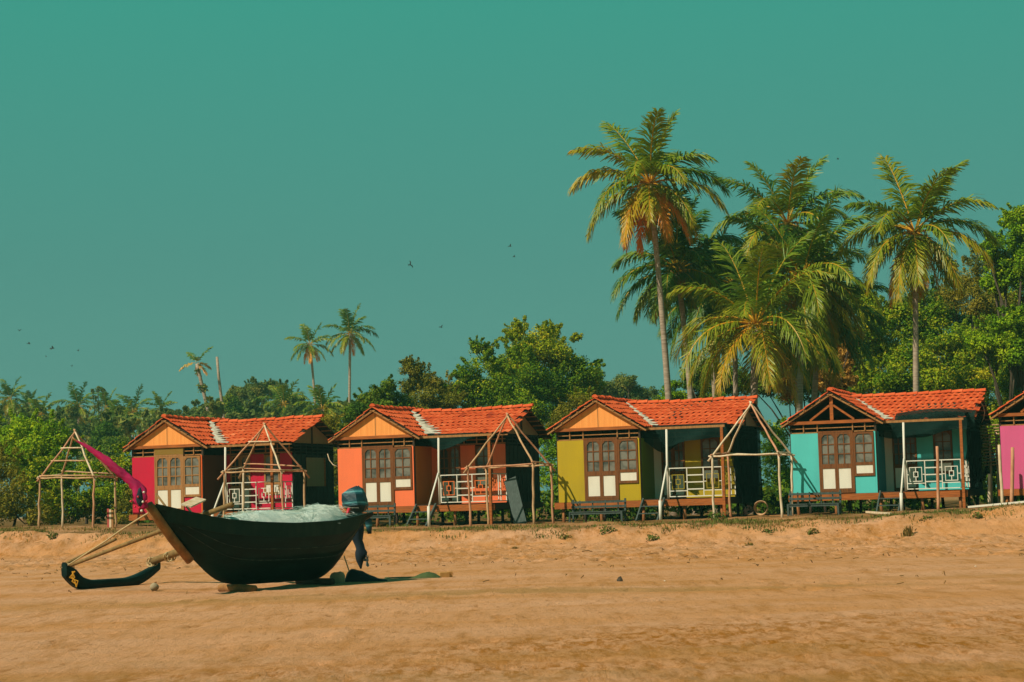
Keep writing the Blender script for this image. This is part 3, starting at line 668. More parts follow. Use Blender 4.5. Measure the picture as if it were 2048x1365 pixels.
# benches
def bench(label, x0, x1, y, t_, rot=0.0, hgt=0.78):
    sa, _ = row_at(x0, y, t_); sb, _ = row_at(x1, y, t_); L = sb - sa
    c = row((sa + sb) / 2, t_); c[2] = min(g1(*(row(q, t_)[:2])) for q in (sa, (sa + sb) / 2, sb))
    o = thing('bench', label, 'bench', c, -YAW + rot, 'slatted benches under the huts')
    bk = MB()
    for w in (0.52, 0.68): bk.box((-L / 2, 0.20, w), (L / 2, 0.235, w + 0.075))
    for u in np.linspace(-L / 2 + 0.3, L / 2 - 0.3, 4): bk.box((u - 0.02, 0.236, 0.36), (u + 0.02, 0.262, hgt))
    bk.build('backrest', MT['bench'], o, False)
    se = MB()
    for v in (-0.22, -0.10, 0.02, 0.13): se.box((-L / 2 + 0.02, v, 0.37), (L / 2 - 0.02, v + 0.095, 0.40))
    se.box((-L / 2 + 0.04, -0.20, 0.30), (L / 2 - 0.04, -0.17, 0.369)).build('seat', MT['bench'], o, False)
    for sg in (-1, 1):
        MB().bar((sg * (L / 2 - 0.05), -0.19, -0.08), (sg * (L / 2 - 0.05), -0.19, 0.37), 0.06).build('leg', MT['bench'], o, False)
        MB().bar((sg * (L / 2 - 0.05), 0.21, -0.08), (sg * (L / 2 - 0.05), 0.28, hgt + 0.04), 0.06).build('leg', MT['bench'], o, False)
    return o
bench('dark slatted bench before the coral orange hut, partly behind the boat motor', 694, 787, 1050, -0.95)
bench('dark slatted bench under the front edge of the olive yellow hut', 1140, 1250, 1045, -0.95)
bench('dark slatted bench under the front edge of the turquoise hut', 1576, 1682, 1026, -0.95)

# leaning plank, ground planks, coil
a0, z0 = row_at(1020, 958, -0.12); a1, _ = row_at(1042, 1046, -0.75)
p1 = row(a1, -0.75); p1[2] = g1(p1[0], p1[1]) - 0.05
o = MB().bar(np.zeros(3), row(a0, -0.12, z0) - p1, 0.46, 0.035, up=VV).build('leaning_board', MT['bench'], None); o.location = p1
tag(o, 'wide dark board leaning on the coral orange hut railing', 'board')
def ground_plank(label, pa, pb, D0, D1, w, mt):
    a_ = P(*pa, D0); b_ = P(*pb, D1)
    for q in (a_, b_): q[2] = g1(q[0], q[1]) + 0.07
    o = MB().bar(a_ * 0, b_ - a_, w, 0.06).build('ground_plank', MT[mt], None); o.location = a_; return tag(o, label, 'plank', None)
ground_plank('long white plank lying on sand before the pink hut', (1937, 1014), (2075, 1000), 63.0, 62.0, 0.16, 'white')
ground_plank('thin pale stick lying on grass before the turquoise hut', (1733, 1030), (1783, 1034), 63.5, 61.5, 0.06, 'stickpale')
ground_plank('thin pale rod lying under the coral orange hut porch', (873, 1048), (886, 1042), 72.5, 73.0, 0.04, 'stickpale')

def torus_coil(label, x, y, t_, r, mt):
    s_, z_ = row_at(x, y, t_); c = row(s_, t_); c[2] = g1(c[0], c[1])
    mb = MB()
    for k in range(3):
        pts = [np.array((math.cos(t2) * r * (1 - 0.06 * k), 0.05 * k + 0.04 * math.sin(t2 * 2), r + 0.02 + math.sin(t2) * r * (1 - 0.05 * k))) for t2 in np.linspace(0, 6.283, 25)]
        mb.tube(pts, 0.022, 6)
    o = mb.build('coiled_hose', MT[mt], None); o.location = c; o.rotation_euler = (0, 0, -YAW); return tag(o, label, 'hose')
torus_coil('pale coiled hose standing on edge beside the olive yellow hut', 1522, 1020, 1.0, 0.24, 'stick')

# loose cables hanging at the hut ends
def cable(label, pts, t_, r=0.018, mt='stickpale'):
    w = []
    for x, y in pts:
        s_, z_ = row_at(x, y, t_); w.append(row(s_, t_, z_))
    o = MB().tube([q - w[0] for q in w], r, 6).build('cable', MT[mt], None, smooth=True); o.location = w[0]; return tag(o, label, 'cable')
cable('pale cable looping off the turquoise hut roof end', ((1962, 806), (1967, 815), (1969, 826), (1967, 838), (1963, 846)), 2.9)
cable('pale cable hanging from the crimson hut towards the coral hut', ((655, 908), (659, 921), (666, 930), (676, 934)), 2.0)

# bamboo lattice between the turquoise hut and the pink hut
sa, _ = row_at(1966, 900, 2.4); sb, zt = row_at(2006, 850, 2.4); _, zb = row_at(1990, 930, 2.4)
c = row((sa + sb) / 2, 2.4); c[2] = g1(c[0], c[1]); L = sb - sa; zt -= c[2]; zb -= c[2]
o = thing('bamboo_lattice', 'bamboo lattice screen between the turquoise hut and the pink hut', 'lattice', c, -YAW)
n = 14
mb = MB()
for k in range(n):
    z = zb + (zt - zb) * k / (n - 1); mb.tube(wob((-L / 2, 0, z), (L / 2, 0, z + 0.01 * (k % 3)), 3, 0.005, k), 0.022, 6)
mb.build('lattice_slats', MT['stick'], o, False, True)
for u in (-0.2, 0.12, 0.4): MB().tube(wob((u * L, 0.05, -0.2), (u * L + 0.02, 0.05, zt - 0.1 - abs(u)), 4, 0.004, 7), 0.04, 7).build('post', MT['stickpale'], o, False, True)

# dark green shade nets hung over the porches
m, t, b = nodes('shade_net'); b.inputs['Specular IOR Level'].default_value = 0.0; b.inputs['Roughness'].default_value = 0.95
t.links.new(mix_col(t, remap(t, noise_out(t, 2.0, 4), 0.35, 0.7), (0.004, 0.013, 0.011), (0.010, 0.026, 0.021)), b.inputs['Base Color'])
tr = t.nodes.new('ShaderNodeBsdfTransparent'); ms = t.nodes.new('ShaderNodeMixShader'); ms.inputs[0].default_value = 0.07
t.links.new(b.outputs[0], ms.inputs[1]); t.links.new(tr.outputs[0], ms.inputs[2]); t.links.new(ms.outputs[0], t.nodes['Material Output'].inputs[0])
MT['net'] = m
def drape(mb, f, nu, nv):
    V = [f(i / nu, j / nv) for j in range(nv + 1) for i in range(nu + 1)]
    F = [(j * (nu + 1) + i, j * (nu + 1) + i + 1, (j + 1) * (nu + 1) + i + 1, (j + 1) * (nu + 1) + i) for j in range(nv) for i in range(nu)]
    mb.add(V, F)
def shade_net(label, hi, sheets):
    base = HUTS[hi][1]; mb = MB()
    for f, nu, nv in sheets: drape(mb, f, nu, nv)
    o = mb.build('shade_net', MT['net'], None, smooth=True); o.location = base; o.rotation_euler = (0, 0, -YAW); o.scale = HUTS[hi][0].scale
    return tag(o, label, 'shade net', 'dark green shade nets')
def front_strip(u0, u1, w0, drop, v0, seed):
    def f(a_, b_):
        u = u0 + (u1 - u0) * a_
        sg = drop(a_) * b_
        return (u, v0 - 0.12 * b_ + 0.06 * math.sin(a_ * 9 + b_ * 4 + seed) * b_ - 0.03, w0 - sg + 0.03 * math.sin(a_ * 14 + seed) * b_ - 0.05 * math.sin(a_ * math.pi) * b_)
    return f, 30, 8
shade_net('dark shade net rolled under the eave of the coral orange hut', 1, [front_strip(2.95, 5.3, 2.54, lambda a_: 0.20 + 0.34 * math.exp(-((a_ - 0.42) / 0.27) ** 2), 0.66, 1)])
def side3(a_, b_):
    v = -0.06 + 5.2 * a_; top = 2.5
    bot = 1.9 - 2.3 * sstep((a_ - 0.02) / 0.34) if a_ < 0.36 else -0.4 - 0.35 * math.sin(a_ * 5)
    w = top + (bot - top) * b_
    return (UL + 0.12 + 0.10 * math.sin(a_ * 22 + b_ * 2) * b_ + 0.10 * b_, v + 0.06 * math.sin(a_ * 17) * b_, w)
shade_net('dark shade net hung along the porch and end wall of the olive yellow hut', 2,
          [front_strip(2.95, 5.98, 2.55, lambda a_: 0.42 + 0.45 * math.exp(-((a_ - 0.25) / 0.2) ** 2) + 0.10 * a_, 0.66, 2), (side3, 60, 16)])
def side4(a_, b_):
    v = -0.10 + 5.5 * a_; top = 2.62 + 0.10 * math.sin(a_ * 3)
    bot = 1.05 - 0.75 * sstep(a_ / 0.25) - 0.25 * math.sin(a_ * 6)
    w = top + (bot - top) * b_ - 0.35 * math.sin(a_ * math.pi) * math.sin(b_ * math.pi) * 0.3
    return (UL + 0.16 + 0.13 * math.sin(a_ * 16 + b_ * 5) * b_ + 0.28 * math.sin(b_ * math.pi * 0.8) * (0.5 + 0.5 * a_), v + 0.15 * math.sin(b_ * 7 + a_ * 9) * b_, w)
def over4(a_, b_):
    u = 3.6 + (6.35 - 3.6) * a_; q = b_ * 1.2 - 0.45
    top = 0.10 * math.sin(a_ * math.pi)
    if q < 0: v = ME - q * 2.2 * (0.25 + top * 3); w = EV + (v - ME) * 0.43 + 0.14
    else: v = ME - 0.10 - 0.05 * math.sin(a_ * 13); w = EV + 0.12 - q * 0.62 - 0.05 * math.sin(a_ * 7)
    return (u, v, w)
shade_net('dark shade net thrown over the eave and end of the turquoise hut', 3,
          [front_strip(2.95, 6.1, 2.50, lambda a_: 0.52 + 0.12 * math.sin(a_ * 5), 0.62, 3), (over4, 34, 14), (side4, 60, 18)])

# ------------------------------------------------------------------ the boat
BB = math.atan2(0.766, 0.643)
AX = np.array((0.643, 0.766, 0)); NX = np.array((0.766, -0.643, 0))
bow = P(303, 1010, 35.8)
def bp(l, y, z): return np.array((bow[0], bow[1], 0)) + AX * l + NX * y + np.array((0, 0, z))
S_L, S_Z = (0, 0.5, 1.24, 2.0, 2.9, 4.15, 5.3), (1.66, 1.53, 1.36, 1.27, 1.22, 1.24, 1.38)
K_L, K_Z = (0, 0.45, 0.92, 1.4, 1.7, 2.2, 4.0, 4.35, 4.65, 4.85, 5.05, 5.3), (1.62, 1.06, 0.66, 0.27, 0.16, 0.12, 0.12, 0.20, 0.45, 0.80, 1.08, 1.26)
def smooth_interp(x, xs, ys):
    return sum(float(np.interp(x + d, xs, ys)) for d in (-0.16, -0.08, 0, 0.08, 0.16)) / 5
def b_half(l): return 0.60 * min(1, max(0.0, l) / 2.7) ** 0.72 * (1 - 0.42 * sstep((l - 3.4) / 1.9)) + 0.015
def hull_pt(l, t_, side, off=0.0):
    k = smooth_interp(l, K_L, K_Z) if l > 0.1 else float(np.interp(l, K_L, K_Z)); s_ = smooth_interp(l, S_L, S_Z) if 0.2 < l < 5.1 else float(np.interp(l, S_L, S_Z))
    sh = (1 - (1 - t_) ** 2.6) ** 0.85
    if t_ > 0.39: sh += 0.05
    bulge = 1.0
    return bp(l, side * (b_half(l) * sh * bulge + off), k + (s_ - k) * t_)
def hull_skin(levels, off, nl=44, l0=0.0, l1=5.3, inner=False):
    mb = MB(); ls = np.linspace(l0, l1, nl); n = len(levels)
    for side in (1, -1):
        V = [hull_pt(l, t_, side, off) for l in ls for t_ in levels]
        F = []
        for i in range(nl - 1):
            for j in range(n - 1):
                q = (i * n + j, i * n + j + 1, (i + 1) * n + j + 1, (i + 1) * n + j); F.append(q if side > 0 else q[::-1])
        mb.add(V, F)
    return mb, ls
m, t, b = nodes('tarred_hull')
c1 = remap(t, noise_out(t, 1.6, 6, stretch=(1, 1, 2.5)), 0.40, 0.75)
c2 = remap(t, noise_out(t, 7, 9, stretch=(1, 1, 3.0), rough=0.75), 0.60, 0.74)
b.inputs['Specular IOR Level'].default_value = 0.13
base = mix_col(t, c1, (0.0015, 0.0100, 0.0090), (0.0040, 0.024, 0.021))
mm = t.nodes.new('ShaderNodeMath'); mm.operation = 'MULTIPLY'; mm.inputs[1].default_value = 0.35; t.links.new(c2, mm.inputs[0])
t.links.new(mix_col(t, mm.outputs[0], base, (0.10, 0.12, 0.09)), b.inputs['Base Color']); b.inputs['Roughness'].default_value = 0.5
bump(t, b, noise_out(t, 9, 5, stretch=(1, 1, 3)), 0.25, 0.02)
MT['tar'] = m
MT['seam'] = paint('worn_seam', (0.006, 0.020, 0.017), 1.0, 0.7, 7, stain=(0.07, 0.08, 0.055))
MT['strake'] = paint('worn_black_strake', (0.007, 0.026, 0.021), 0.7, 0.7, 5, stain=(0.022, 0.042, 0.03))
MT['strake'].node_tree.nodes['Principled BSDF'].inputs['Specular IOR Level'].default_value = 0.12
MT['log'] = wood('weathered_log', (0.36, 0.17, 0.05), (0.16, 0.07, 0.022), stretch=(2, 2, 2), scale=3)
MT['bamboo'] = wood('bamboo', (0.27, 0.16, 0.05), (0.13, 0.08, 0.026), stretch=(4, 4, 4), scale=2)
MT['rope'] = paint('rope', (0.48, 0.36, 0.18), 0.4, 0.9, 20)
MT['yellowrope'] = paint('yellow_rope', (0.60, 0.30, 0.02), 0.3, 0.8, 20)
mid = bp(2.7, 0, 0)
boat = thing('outrigger_boat', 'black wooden outrigger fishing boat drawn up on the sand', 'boat', (mid[0], mid[1], 0.12))
lv = [0, 0.05, 0.12, 0.2, 0.29, 0.385, 0.40, 0.50, 0.62, 0.74, 0.84, 1.0]
hb, ls = hull_skin(lv, 0.0)
tv = [hull_pt(5.3, t_, 1) for t_ in lv] + [hull_pt(5.3, t_, -1) for t_ in lv[::-1]]
hb.add(tv, [tuple(range(len(tv)))])
hi, _ = hull_skin([0.12, 0.3, 0.5, 0.75, 1.0], -0.035, 30, 0.35, 5.2); hb.add(hi.v, [f[::-1] for f in hi.f])
hb.build('hull', MT['tar'], boat, smooth=True)
for side in (1, -1):                               # top plank, standing proud of the hull
    gp = MB(); nl = 44; V = []
    ls2 = np.linspace(0.04, 5.28, nl)
    for l in ls2:
        lo = 1 - 0.25 / max(0.25, (smooth_interp(l, S_L, S_Z) - smooth_interp(l, K_L, K_Z)))
        for t_, of in ((lo, 0.004), (lo, 0.028), (1.0, 0.034), (1.0, -0.04)):
            V.append(hull_pt(l, max(t_, 0.02), side, of) + (np.array((0, 0, 0.022)) if t_ == 1.0 else 0))
    F = [(i * 4 + j, i * 4 + j + 1, (i + 1) * 4 + j + 1, (i + 1) * 4 + j) for i in range(nl - 1) for j in range(3)]
    gp.add(V, F); gp.build('top_plank', MT['strake'], boat)
    for t_s in (0.395, 0.58):
        MB().tube([hull_pt(l, t_s, side, 0.004) for l in np.linspace(1.0 if t_s < 0.3 else 0.5, 5.1, 34)], 0.009, 5).build('seam', MT['seam'], boat)
for l in (1.3, 2.6, 4.2):
    MB().bar(bp(l, -b_half(l) * 0.95, 1.08), bp(l, b_half(l) * 0.95, 1.08), 0.16, 0.035).build('thwart', MT['darkwood'], boat)
MB().tube([bp(-0.10, 0.03, 1.66), bp(0.10, 0.05, 1.40), bp(0.42, 0.07, 1.02), bp(0.80, 0.09, 0.62)], [0.085, 0.088, 0.085, 0.08], 12).build('stem_log', MT['log'], boat, smooth=True)
# outrigger float and its booms
f0 = P(128, 1136, 40.4); f1 = P(318, 1134, 42.4); fd = f1 - f0; fl = np.linalg.norm(fd[:2]); fd = nrm((fd[0], fd[1], 0)); fn = np.array((-fd[1], fd[0], 0))
fz = g1(*(f0 + fd * fl / 2)[:2])
V = []; n = 28; NS = 10
for i in range(n + 1):
    q = i / n; x = q * fl
    up = 0.30 * max(0, 1 - q / 0.28) ** 1.5 + 0.30 * max(0, (q - 0.62) / 0.38) ** 1.5
    top = fz + 0.17 + up + (0.09 if q < 0.17 else 0) * sstep((0.17 - q) * 14); bot = fz - 0.01 + 0.26 * max(0, 1 - q / 0.16) ** 1.6 + 0.30 * max(0, (q - 0.72) / 0.28) ** 1.5
    w = 0.12 * (1 - 0.55 * max(0, (q - 0.8) / 0.2) - 0.25 * max(0, (0.1 - q) / 0.1)); hh = (top - bot) / 2
    for k in range(NS):
        th = 2 * math.pi * k / NS
        cx = math.cos(th); sy_ = math.sin(th)
        V.append(np.array((f0[0], f0[1], 0)) + fd * x + fn * (w * np.sign(cx) * abs(cx) ** 0.6) + np.array((0, 0, (top + bot) / 2 + hh * np.sign(sy_) * abs(sy_) ** 0.6)))
F = [(i * NS + k, (i + 1) * NS + k, (i + 1) * NS + (k + 1) % NS, i * NS + (k + 1) % NS) for i in range(n) for k in range(NS)] + [tuple(range(NS)), tuple(n * NS + k for k in range(NS - 1, -1, -1))]
q = MB(); q.add(V, F); flo = q.build('outrigger_float', MT['tar'], boat, smooth=False)
fa = np.array((f0[0], f0[1], fz + 0.47)) + fd * 0.12; fb_ = np.array((f0[0], f0[1], fz + 0.48)) + fd * (fl - 0.16)
def arc(a_, b_, c_, n=10):
    return [a_ * (1 - k / n) ** 2 + 2 * b_ * (k / n) * (1 - k / n) + c_ * (k / n) ** 2 for k in range(n + 1)]
e1 = bp(1.55, 0.42, 1.62); e2 = bp(3.3, 0.1, 1.30)
MB().tube(arc(fa, (fa + e1) / 2 + np.array((0.0, 0, 0.02)), e1), np.linspace(0.034, 0.052, 11), 9).build('boom', MT['bamboo'], boat, smooth=True)
MB().tube(arc(fa + (-0.08, 0, 0.05), fa + (0.6, 0.1, 0.36), fa + (1.0, -0.2, 0.52)), 0.032, 7).build('brace_pole', MT['bamboo'], boat, smooth=True)
MB().tube(arc(fb_, (fb_ + e2) / 2 + np.array((0, 0, 0.10)), e2), np.linspace(0.075, 0.085, 11), 9).build('boom', MT['bamboo'], boat, smooth=True)
for nm, c, mt in (('lashing', fa, 'rope'), ('lashing', fb_, 'rope'), ('lashing', fb_ + nrm(e2 - fb_) * 0.75, 'rope')):
    mb = MB(); rs = np.random.RandomState(int(abs(c[0]) * 100))
    for k in range(5):
        ph = rs.uniform(0, 6); rr = rs.uniform(0.07, 0.105); ax = rs.uniform(-0.06, 0.06)
        pts = [c + np.array((math.cos(t2) * rr * 0.9 + ax, 0.05 * math.sin(t2 * 2 + ph), math.sin(t2) * rr - 0.02)) for t2 in np.linspace(0, 6.28, 13)]
        mb.tube(pts, 0.012, 5)
    mb.build(nm, MT[mt], boat)
mb = MB()
for k in range(3):
    mb.tube([fa + np.array((0.10 + 0.03 * k, -0.14, -0.10)), fa + np.array((0.15 - 0.05 * k, -0.15, -0.22)), fa + np.array((0.10 + 0.06 * k, -0.15, -0.30)), fa + np.array((0.18, -0.15, -0.36 - 0.03 * k))], 0.014, 5)
mb.build('yellow_lashing', MT['yellowrope'], boat)
MB().tube(wob(fa + np.array((-0.05, 0, 0.0)), bp(-0.05, 0.0, 1.52), 6, 0.002, 5), 0.016, 6).build('stay_rope', MT['rope'], boat, smooth=True)
# loose paddle and pole lying in the bow
o = thing('paddle', 'pale paddle blade sticking up from the boat behind the bow', 'paddle', bp(0.9, -0.1, 1.25))
pa = P(372, 1012, 36.6); pb = P(402, 998, 37.4)
MB().bar(pa, pb, 0.20, 0.03, up=(0.2, -0.5, 1)).build('blade', MT['stickpale'], o); MB().tube([pa, bp(1.5, -0.1, 1.0)], 0.02, 6).build('shaft', MT['stickpale'], o)
o = MB().tube([np.zeros(3), P(312, 988, 36.6) - bp(0.9, -0.05, 1.05)], 0.022, 6).build('bamboo_pole', MT['bamboo'], None, smooth=True); o.location = bp(0.9, -0.05, 1.05)
tag(o, 'thin bamboo pole poking up over the bow of the boat', 'pole')

# fishing net heaped in the boat
m, t, b = nodes('fishing_net_mass'); b.inputs['Roughness'].default_value = 0.95
t.links.new(mix_col(t, remap(t, noise_out(t, 5, 6), 0.3, 0.7), (0.46, 0.58, 0.52), (0.78, 0.82, 0.72)), b.inputs['Base Color'])
bump(t, b, noise_out(t, 26, 8, rough=0.75), 0.8, 0.06); MT['netmass'] = m
MT['strand'] = tinted('net_strand', [(0.0, (0.38, 0.55, 0.49)), (1.0, (0.75, 0.76, 0.64))], 0.7, 0.25)
nc = bp(3.2, 0, 1.15); net = thing('fishing_net', 'pale grey green fishing net heaped in the boat', 'fishing net', nc)
def net_top(l):
    return float(np.interp(l, (1.3, 1.7, 2.3, 3.0, 3.5, 4.1, 4.6, 4.9), (1.18, 1.38, 1.48, 1.47, 1.45, 1.57, 1.52, 1.22)))
nl, nw = 46, 14; V = []
for i in range(nl + 1):
    l = 1.3 + 3.6 * i / nl
    for j in range(nw + 1):
        y = -1 + 2 * j / nw; zz = 1.10 + (net_top(l) - 1.10) * (1 - abs(y) ** 2.6) + 0.05 * float(fbm(l * 3, y * 2.2, 31, 3))
        V.append(bp(l, y * b_half(l) * 0.93, zz))
F = [(i * (nw + 1) + j, (i + 1) * (nw + 1) + j, (i + 1) * (nw + 1) + j + 1, i * (nw + 1) + j + 1) for i in range(nl) for j in range(nw)]
q = MB(); q.add(V, F); q.build('net_heap', MT['netmass'], net, smooth=True)
rs = np.random.RandomState(8); mb = MB()
for k in range(700):
    l = rs.uniform(1.35, 4.85); y = rs.uniform(-0.9, 0.9); z = 1.10 + (net_top(l) - 1.10) * (1 - abs(y) ** 2.6) - 0.01
    p = bp(l, y * b_half(l) * 0.80, z); d = rs.normal(0, 1, 3) * (0.13, 0.13, 0.02); hgt = rs.exponential(0.016)
    pts = [p + d * (s_ - 0.5) * 2 + np.array((0, 0, (1 - (2 * s_ - 1) ** 2) * hgt)) for s_ in (0, 0.25, 0.5, 0.75, 1)]
    mb.tube(pts, 0.0028, 3, c=rs.rand())
o = mb.build('strands', MT['strand'], net); o['kind'] = 'stuff'

# outboard motor wrapped in cloth
m, t, b = nodes('striped_cloth')
tc_ = t.nodes.new('ShaderNodeTexCoord'); wv = t.nodes.new('ShaderNodeTexWave'); wv.bands_direction = 'Z'; wv.inputs['Scale'].default_value = 1.35; wv.inputs['Distortion'].default_value = 2.4; wv.inputs['Detail'].default_value = 1.0; wv.inputs['Detail Scale'].default_value = 0.8
wv.inputs['Phase Offset'].default_value = 1.2
t.links.new(tc_.outputs['Object'], wv.inputs['Vector'])
rp = t.nodes.new('ShaderNodeValToRGB'); t.links.new(wv.outputs['Fac'], rp.inputs[0]); rp.color_ramp.elements[0].position = 0.0; rp.color_ramp.elements[0].color = (0.006, 0.028, 0.036, 1)
rp.color_ramp.elements[1].position = 1.0; rp.color_ramp.elements[1].color = (0.07, 0.24, 0.25, 1)
q = rp.color_ramp.elements.new(0.55); q.color = (0.006, 0.040, 0.052, 1); q = rp.color_ramp.elements.new(0.93); q.color = (0.010, 0.075, 0.085, 1)
t.links.new(rp.outputs[0], b.inputs['Base Color']); b.inputs['Roughness'].default_value = 0.5
bump(t, b, noise_out(t, 5, 3), 0.5, 0.05); MT['stripe'] = m
MT['navy'] = paint('navy_cloth', (0.006, 0.016, 0.028), 0.6, 0.8, 6, stain=(0.012, 0.035, 0.05))
MT['metal'] = paint('grey_metal', (0.10, 0.12, 0.11), 0.4, 0.4)
MT['redplastic'] = paint('red_plastic', (0.55, 0.03, 0.05), 0.1, 0.4)
DM = 40.4
mo = thing('outboard_motor', 'outboard motor on the boat stern, wrapped in teal striped and navy cloth', 'outboard motor', P(722, 1060, DM))
sc = FPX / DM
def lump(mb, sections, n=14, seed=0, amp=0.06, depth=0.9):
    """closed skin through horizontal sections (photo x centre, y, half width in pixels)"""
    rs = np.random.RandomState(seed); V = []; F = []; ph = rs.uniform(0, 6, 3)
    for i, (x, y, hw) in enumerate(sections):
        c = P(x, y, DM)
        for k in range(n):
            th = 2 * math.pi * k / n; r = hw / sc * (1 + amp * math.sin(3 * th + ph[0] + i * 0.7) + amp * 0.7 * math.sin(5 * th + ph[1] - i))
            V.append(c + np.array((math.cos(th) * r, math.sin(th) * r * depth, 0.015 * math.sin(2 * th + i))))
    for i in range(len(sections) - 1):
        for k in range(n): F.append((i * n + k, (i + 1) * n + k, (i + 1) * n + (k + 1) % n, i * n + (k + 1) % n))
    F += [tuple(range(n)), tuple((len(sections) - 1) * n + k for k in range(n - 1, -1, -1))]
    mb.add(V, F); return mb
lump(MB(), [(715, 973, 3), (713, 979, 13), (709, 988, 22), (710, 1001, 26), (713, 1012, 26), (716, 1021, 17), (716, 1027, 8)], 9, 1, 0.13).build('cowl_cover', MT['stripe'], mo, smooth=False)
lump(MB(), [(712, 1022, 12), (712, 1032, 11), (714, 1042, 10)], 10, 2, 0.05).build('bracket', MT['metal'], mo, smooth=True)
lump(MB(), [(712, 1034, 6), (714, 1044, 12), (714, 1058, 15), (713, 1070, 14), (715, 1080, 10), (719, 1090, 9), (721, 1098, 9), (722, 1106, 12), (722, 1114, 11), (720, 1122, 7), (721, 1130, 4), (722, 1137, 1.5)], 14, 3, 0.09, 0.7).build('wrapped_leg', MT['navy'], mo, smooth=True)
lump(MB(), [(733, 1032, 5), (736, 1042, 7), (737, 1052, 6.5), (738, 1062, 5), (739, 1067, 4)], 10, 4, 0.08, 0.6).build('hanging_cloth', MT['stripe'], mo, smooth=True)
MB().tube([P(698, 1018, DM - 0.3), P(694, 1031, DM - 0.4)], [0.035, 0.03], 8).build('tiller_grip', MT['redplastic'], mo, smooth=True)
MB().tube([P(697, 1022, DM - 0.3), P(710, 1032, DM)], 0.022, 6).build('tiller_arm', MT['metal'], mo, smooth=True)
pc = P(733, 1121, DM); mb = MB()
mb.tube([P(722, 1118, DM), P(737, 1122, DM)], [0.045, 0.02], 8)
for k in range(3):
    th = 2.1 * k + 0.4; d = np.array((0.15, math.cos(th), math.sin(th))); q_ = np.array((0.5, -math.sin(th), math.cos(th))) * 0.05
    mb.plate([pc + d * 0.03 - q_ * 0.5, pc + d * 0.11 - q_, pc + d * 0.135, pc + d * 0.10 + q_, pc + d * 0.03 + q_ * 0.5], (0.012, 0, 0))
mb.build('propeller', MT['metal'], mo)
o = MB().tube([np.zeros(3), P(700, 1148, 39.6) - P(688, 1112, 39.6), P(703, 1163, 39.4) - P(688, 1112, 39.6)], 0.013, 6).build('mooring_rope', MT['rope'], None, smooth=True); o.location = P(688, 1112, 39.6)
tag(o, 'thin rope hanging from the boat stern to the black bundle', 'rope')

# things on the sand by the boat
def on_sand(x, y, D):
    p = P(x, y, D); p[2] = g1(p[0], p[1]); return p
def lying(name, label, cat, x, D, prof, half, mt, seed):
    """low heap: prof = (photo x, height in m) pairs"""
    c = on_sand(x, 1170, D); rs = np.random.RandomState(seed); V = []; n = 10; m_ = 30; F = []
    x0, x1 = prof[0][0], prof[-1][0]
    for i in range(m_ + 1):
        px_ = x0 + (x1 - x0) * i / m_; hgt = float(np.interp(px_, [q[0] for q in prof], [q[1] for q in prof])); cx = P(px_, 1170, D)
        g = g1(cx[0], cx[1])
        for j in range(n + 1):
            th = math.pi * j / n; w = half * (0.35 + hgt * 1.6)
            V.append((cx[0], cx[1] + math.cos(th) * w, g - 0.03 + (hgt + 0.03) * math.sin(th) * (1 + 0.12 * float(vnoise(px_ * 0.12, j * 0.9, seed)))))
    F = [(i * (n + 1) + j, (i + 1) * (n + 1) + j, (i + 1) * (n + 1) + j + 1, i * (n + 1) + j + 1) for i in range(m_) for j in range(n)]
    o = np_mesh(name, np.array(V) - c, F, MT[mt], None, None, True); o.location = c; return tag(o, label, cat)
MT['blackcloth'] = paint('black_tarpaulin', (0.004, 0.006, 0.008), 0.5, 0.6, 8, stain=(0.010, 0.014, 0.018))
MT['greencloth'] = paint('green_net_cloth', (0.055, 0.085, 0.025), 0.6, 0.9, 10)
MT['stone'] = paint('pale_stone', (0.34, 0.27, 0.16), 0.6, 0.9, 8)
MT['sandblock'] = paint('sandy_block', (0.50, 0.25, 0.07), 0.5, 0.9, 8)
lying('tarpaulin', 'black tarpaulin bundle lying on sand under the boat stern', 'tarpaulin', 720, 39.6, ((690, 0.04), (694, 0.17), (703, 0.245), (715, 0.235), (728, 0.19), (742, 0.12), (755, 0.06), (775, 0.02)), 0.30, 'blackcloth', 1)
lying('net_pile', 'low green pile of netting on sand right of the boat', 'netting', 855, 41.0, ((770, 0.02), (830, 0.03), (842, 0.09), (855, 0.12), (868, 0.10), (880, 0.03)), 0.35, 'greencloth', 2)
c = on_sand(891, 1170, 41.2); o = MB().box((-0.14, -0.12, -0.03), (0.06, 0.12, 0.10)).box((0.065, -0.10, -0.03), (0.13, 0.08, 0.11)).build('sandstone_block', MT['sandblock'], None); o.location = c; o.rotation_euler = (0, 0, 0.3)
tag(o, 'ochre block on sand at the right end of the green pile', 'block')
c = on_sand(309, 1172, 38.8); o = thing('coconut', 'single brown coconut on sand right of the outrigger float', 'coconut', c)
MB().blob((0, 0, 0.075), (0.088, 0.085, 0.085), 3, 14, 10, 0.07).build('husk', MT['stone'], o, False, True); MB().blob((0.02, 0.0, 0.165), (0.03, 0.03, 0.012), 4, 8, 5).build('cap', MT['log'], o, False, True)
c = bp(1.95, 0.05, 0); g = g1(c[0], c[1]); o = MB().tube([NX * -0.45 + (0, 0, 0.06), NX * 0.1 + (0, 0, 0.06), NX * 0.5 + (0, 0, 0.05)], [0.075, 0.085, 0.07], 10).build('log_roller', MT['log'], None, smooth=True); o.location = (c[0], c[1], g)
tag(o, 'brown log roller under the front of the boat keel', 'log')
c = bp(4.0, 0.0, 0); g = g1(c[0], c[1]); o = MB().tube([NX * -0.45 + (0, 0, 0.05), NX * 0.5 + (0, 0, 0.05)], [0.08, 0.075], 10).build('log_roller', MT['darkwood'], None, smooth=True); o.location = (c[0], c[1], g)
tag(o, 'dark log roller under the rear of the boat keel', 'log')
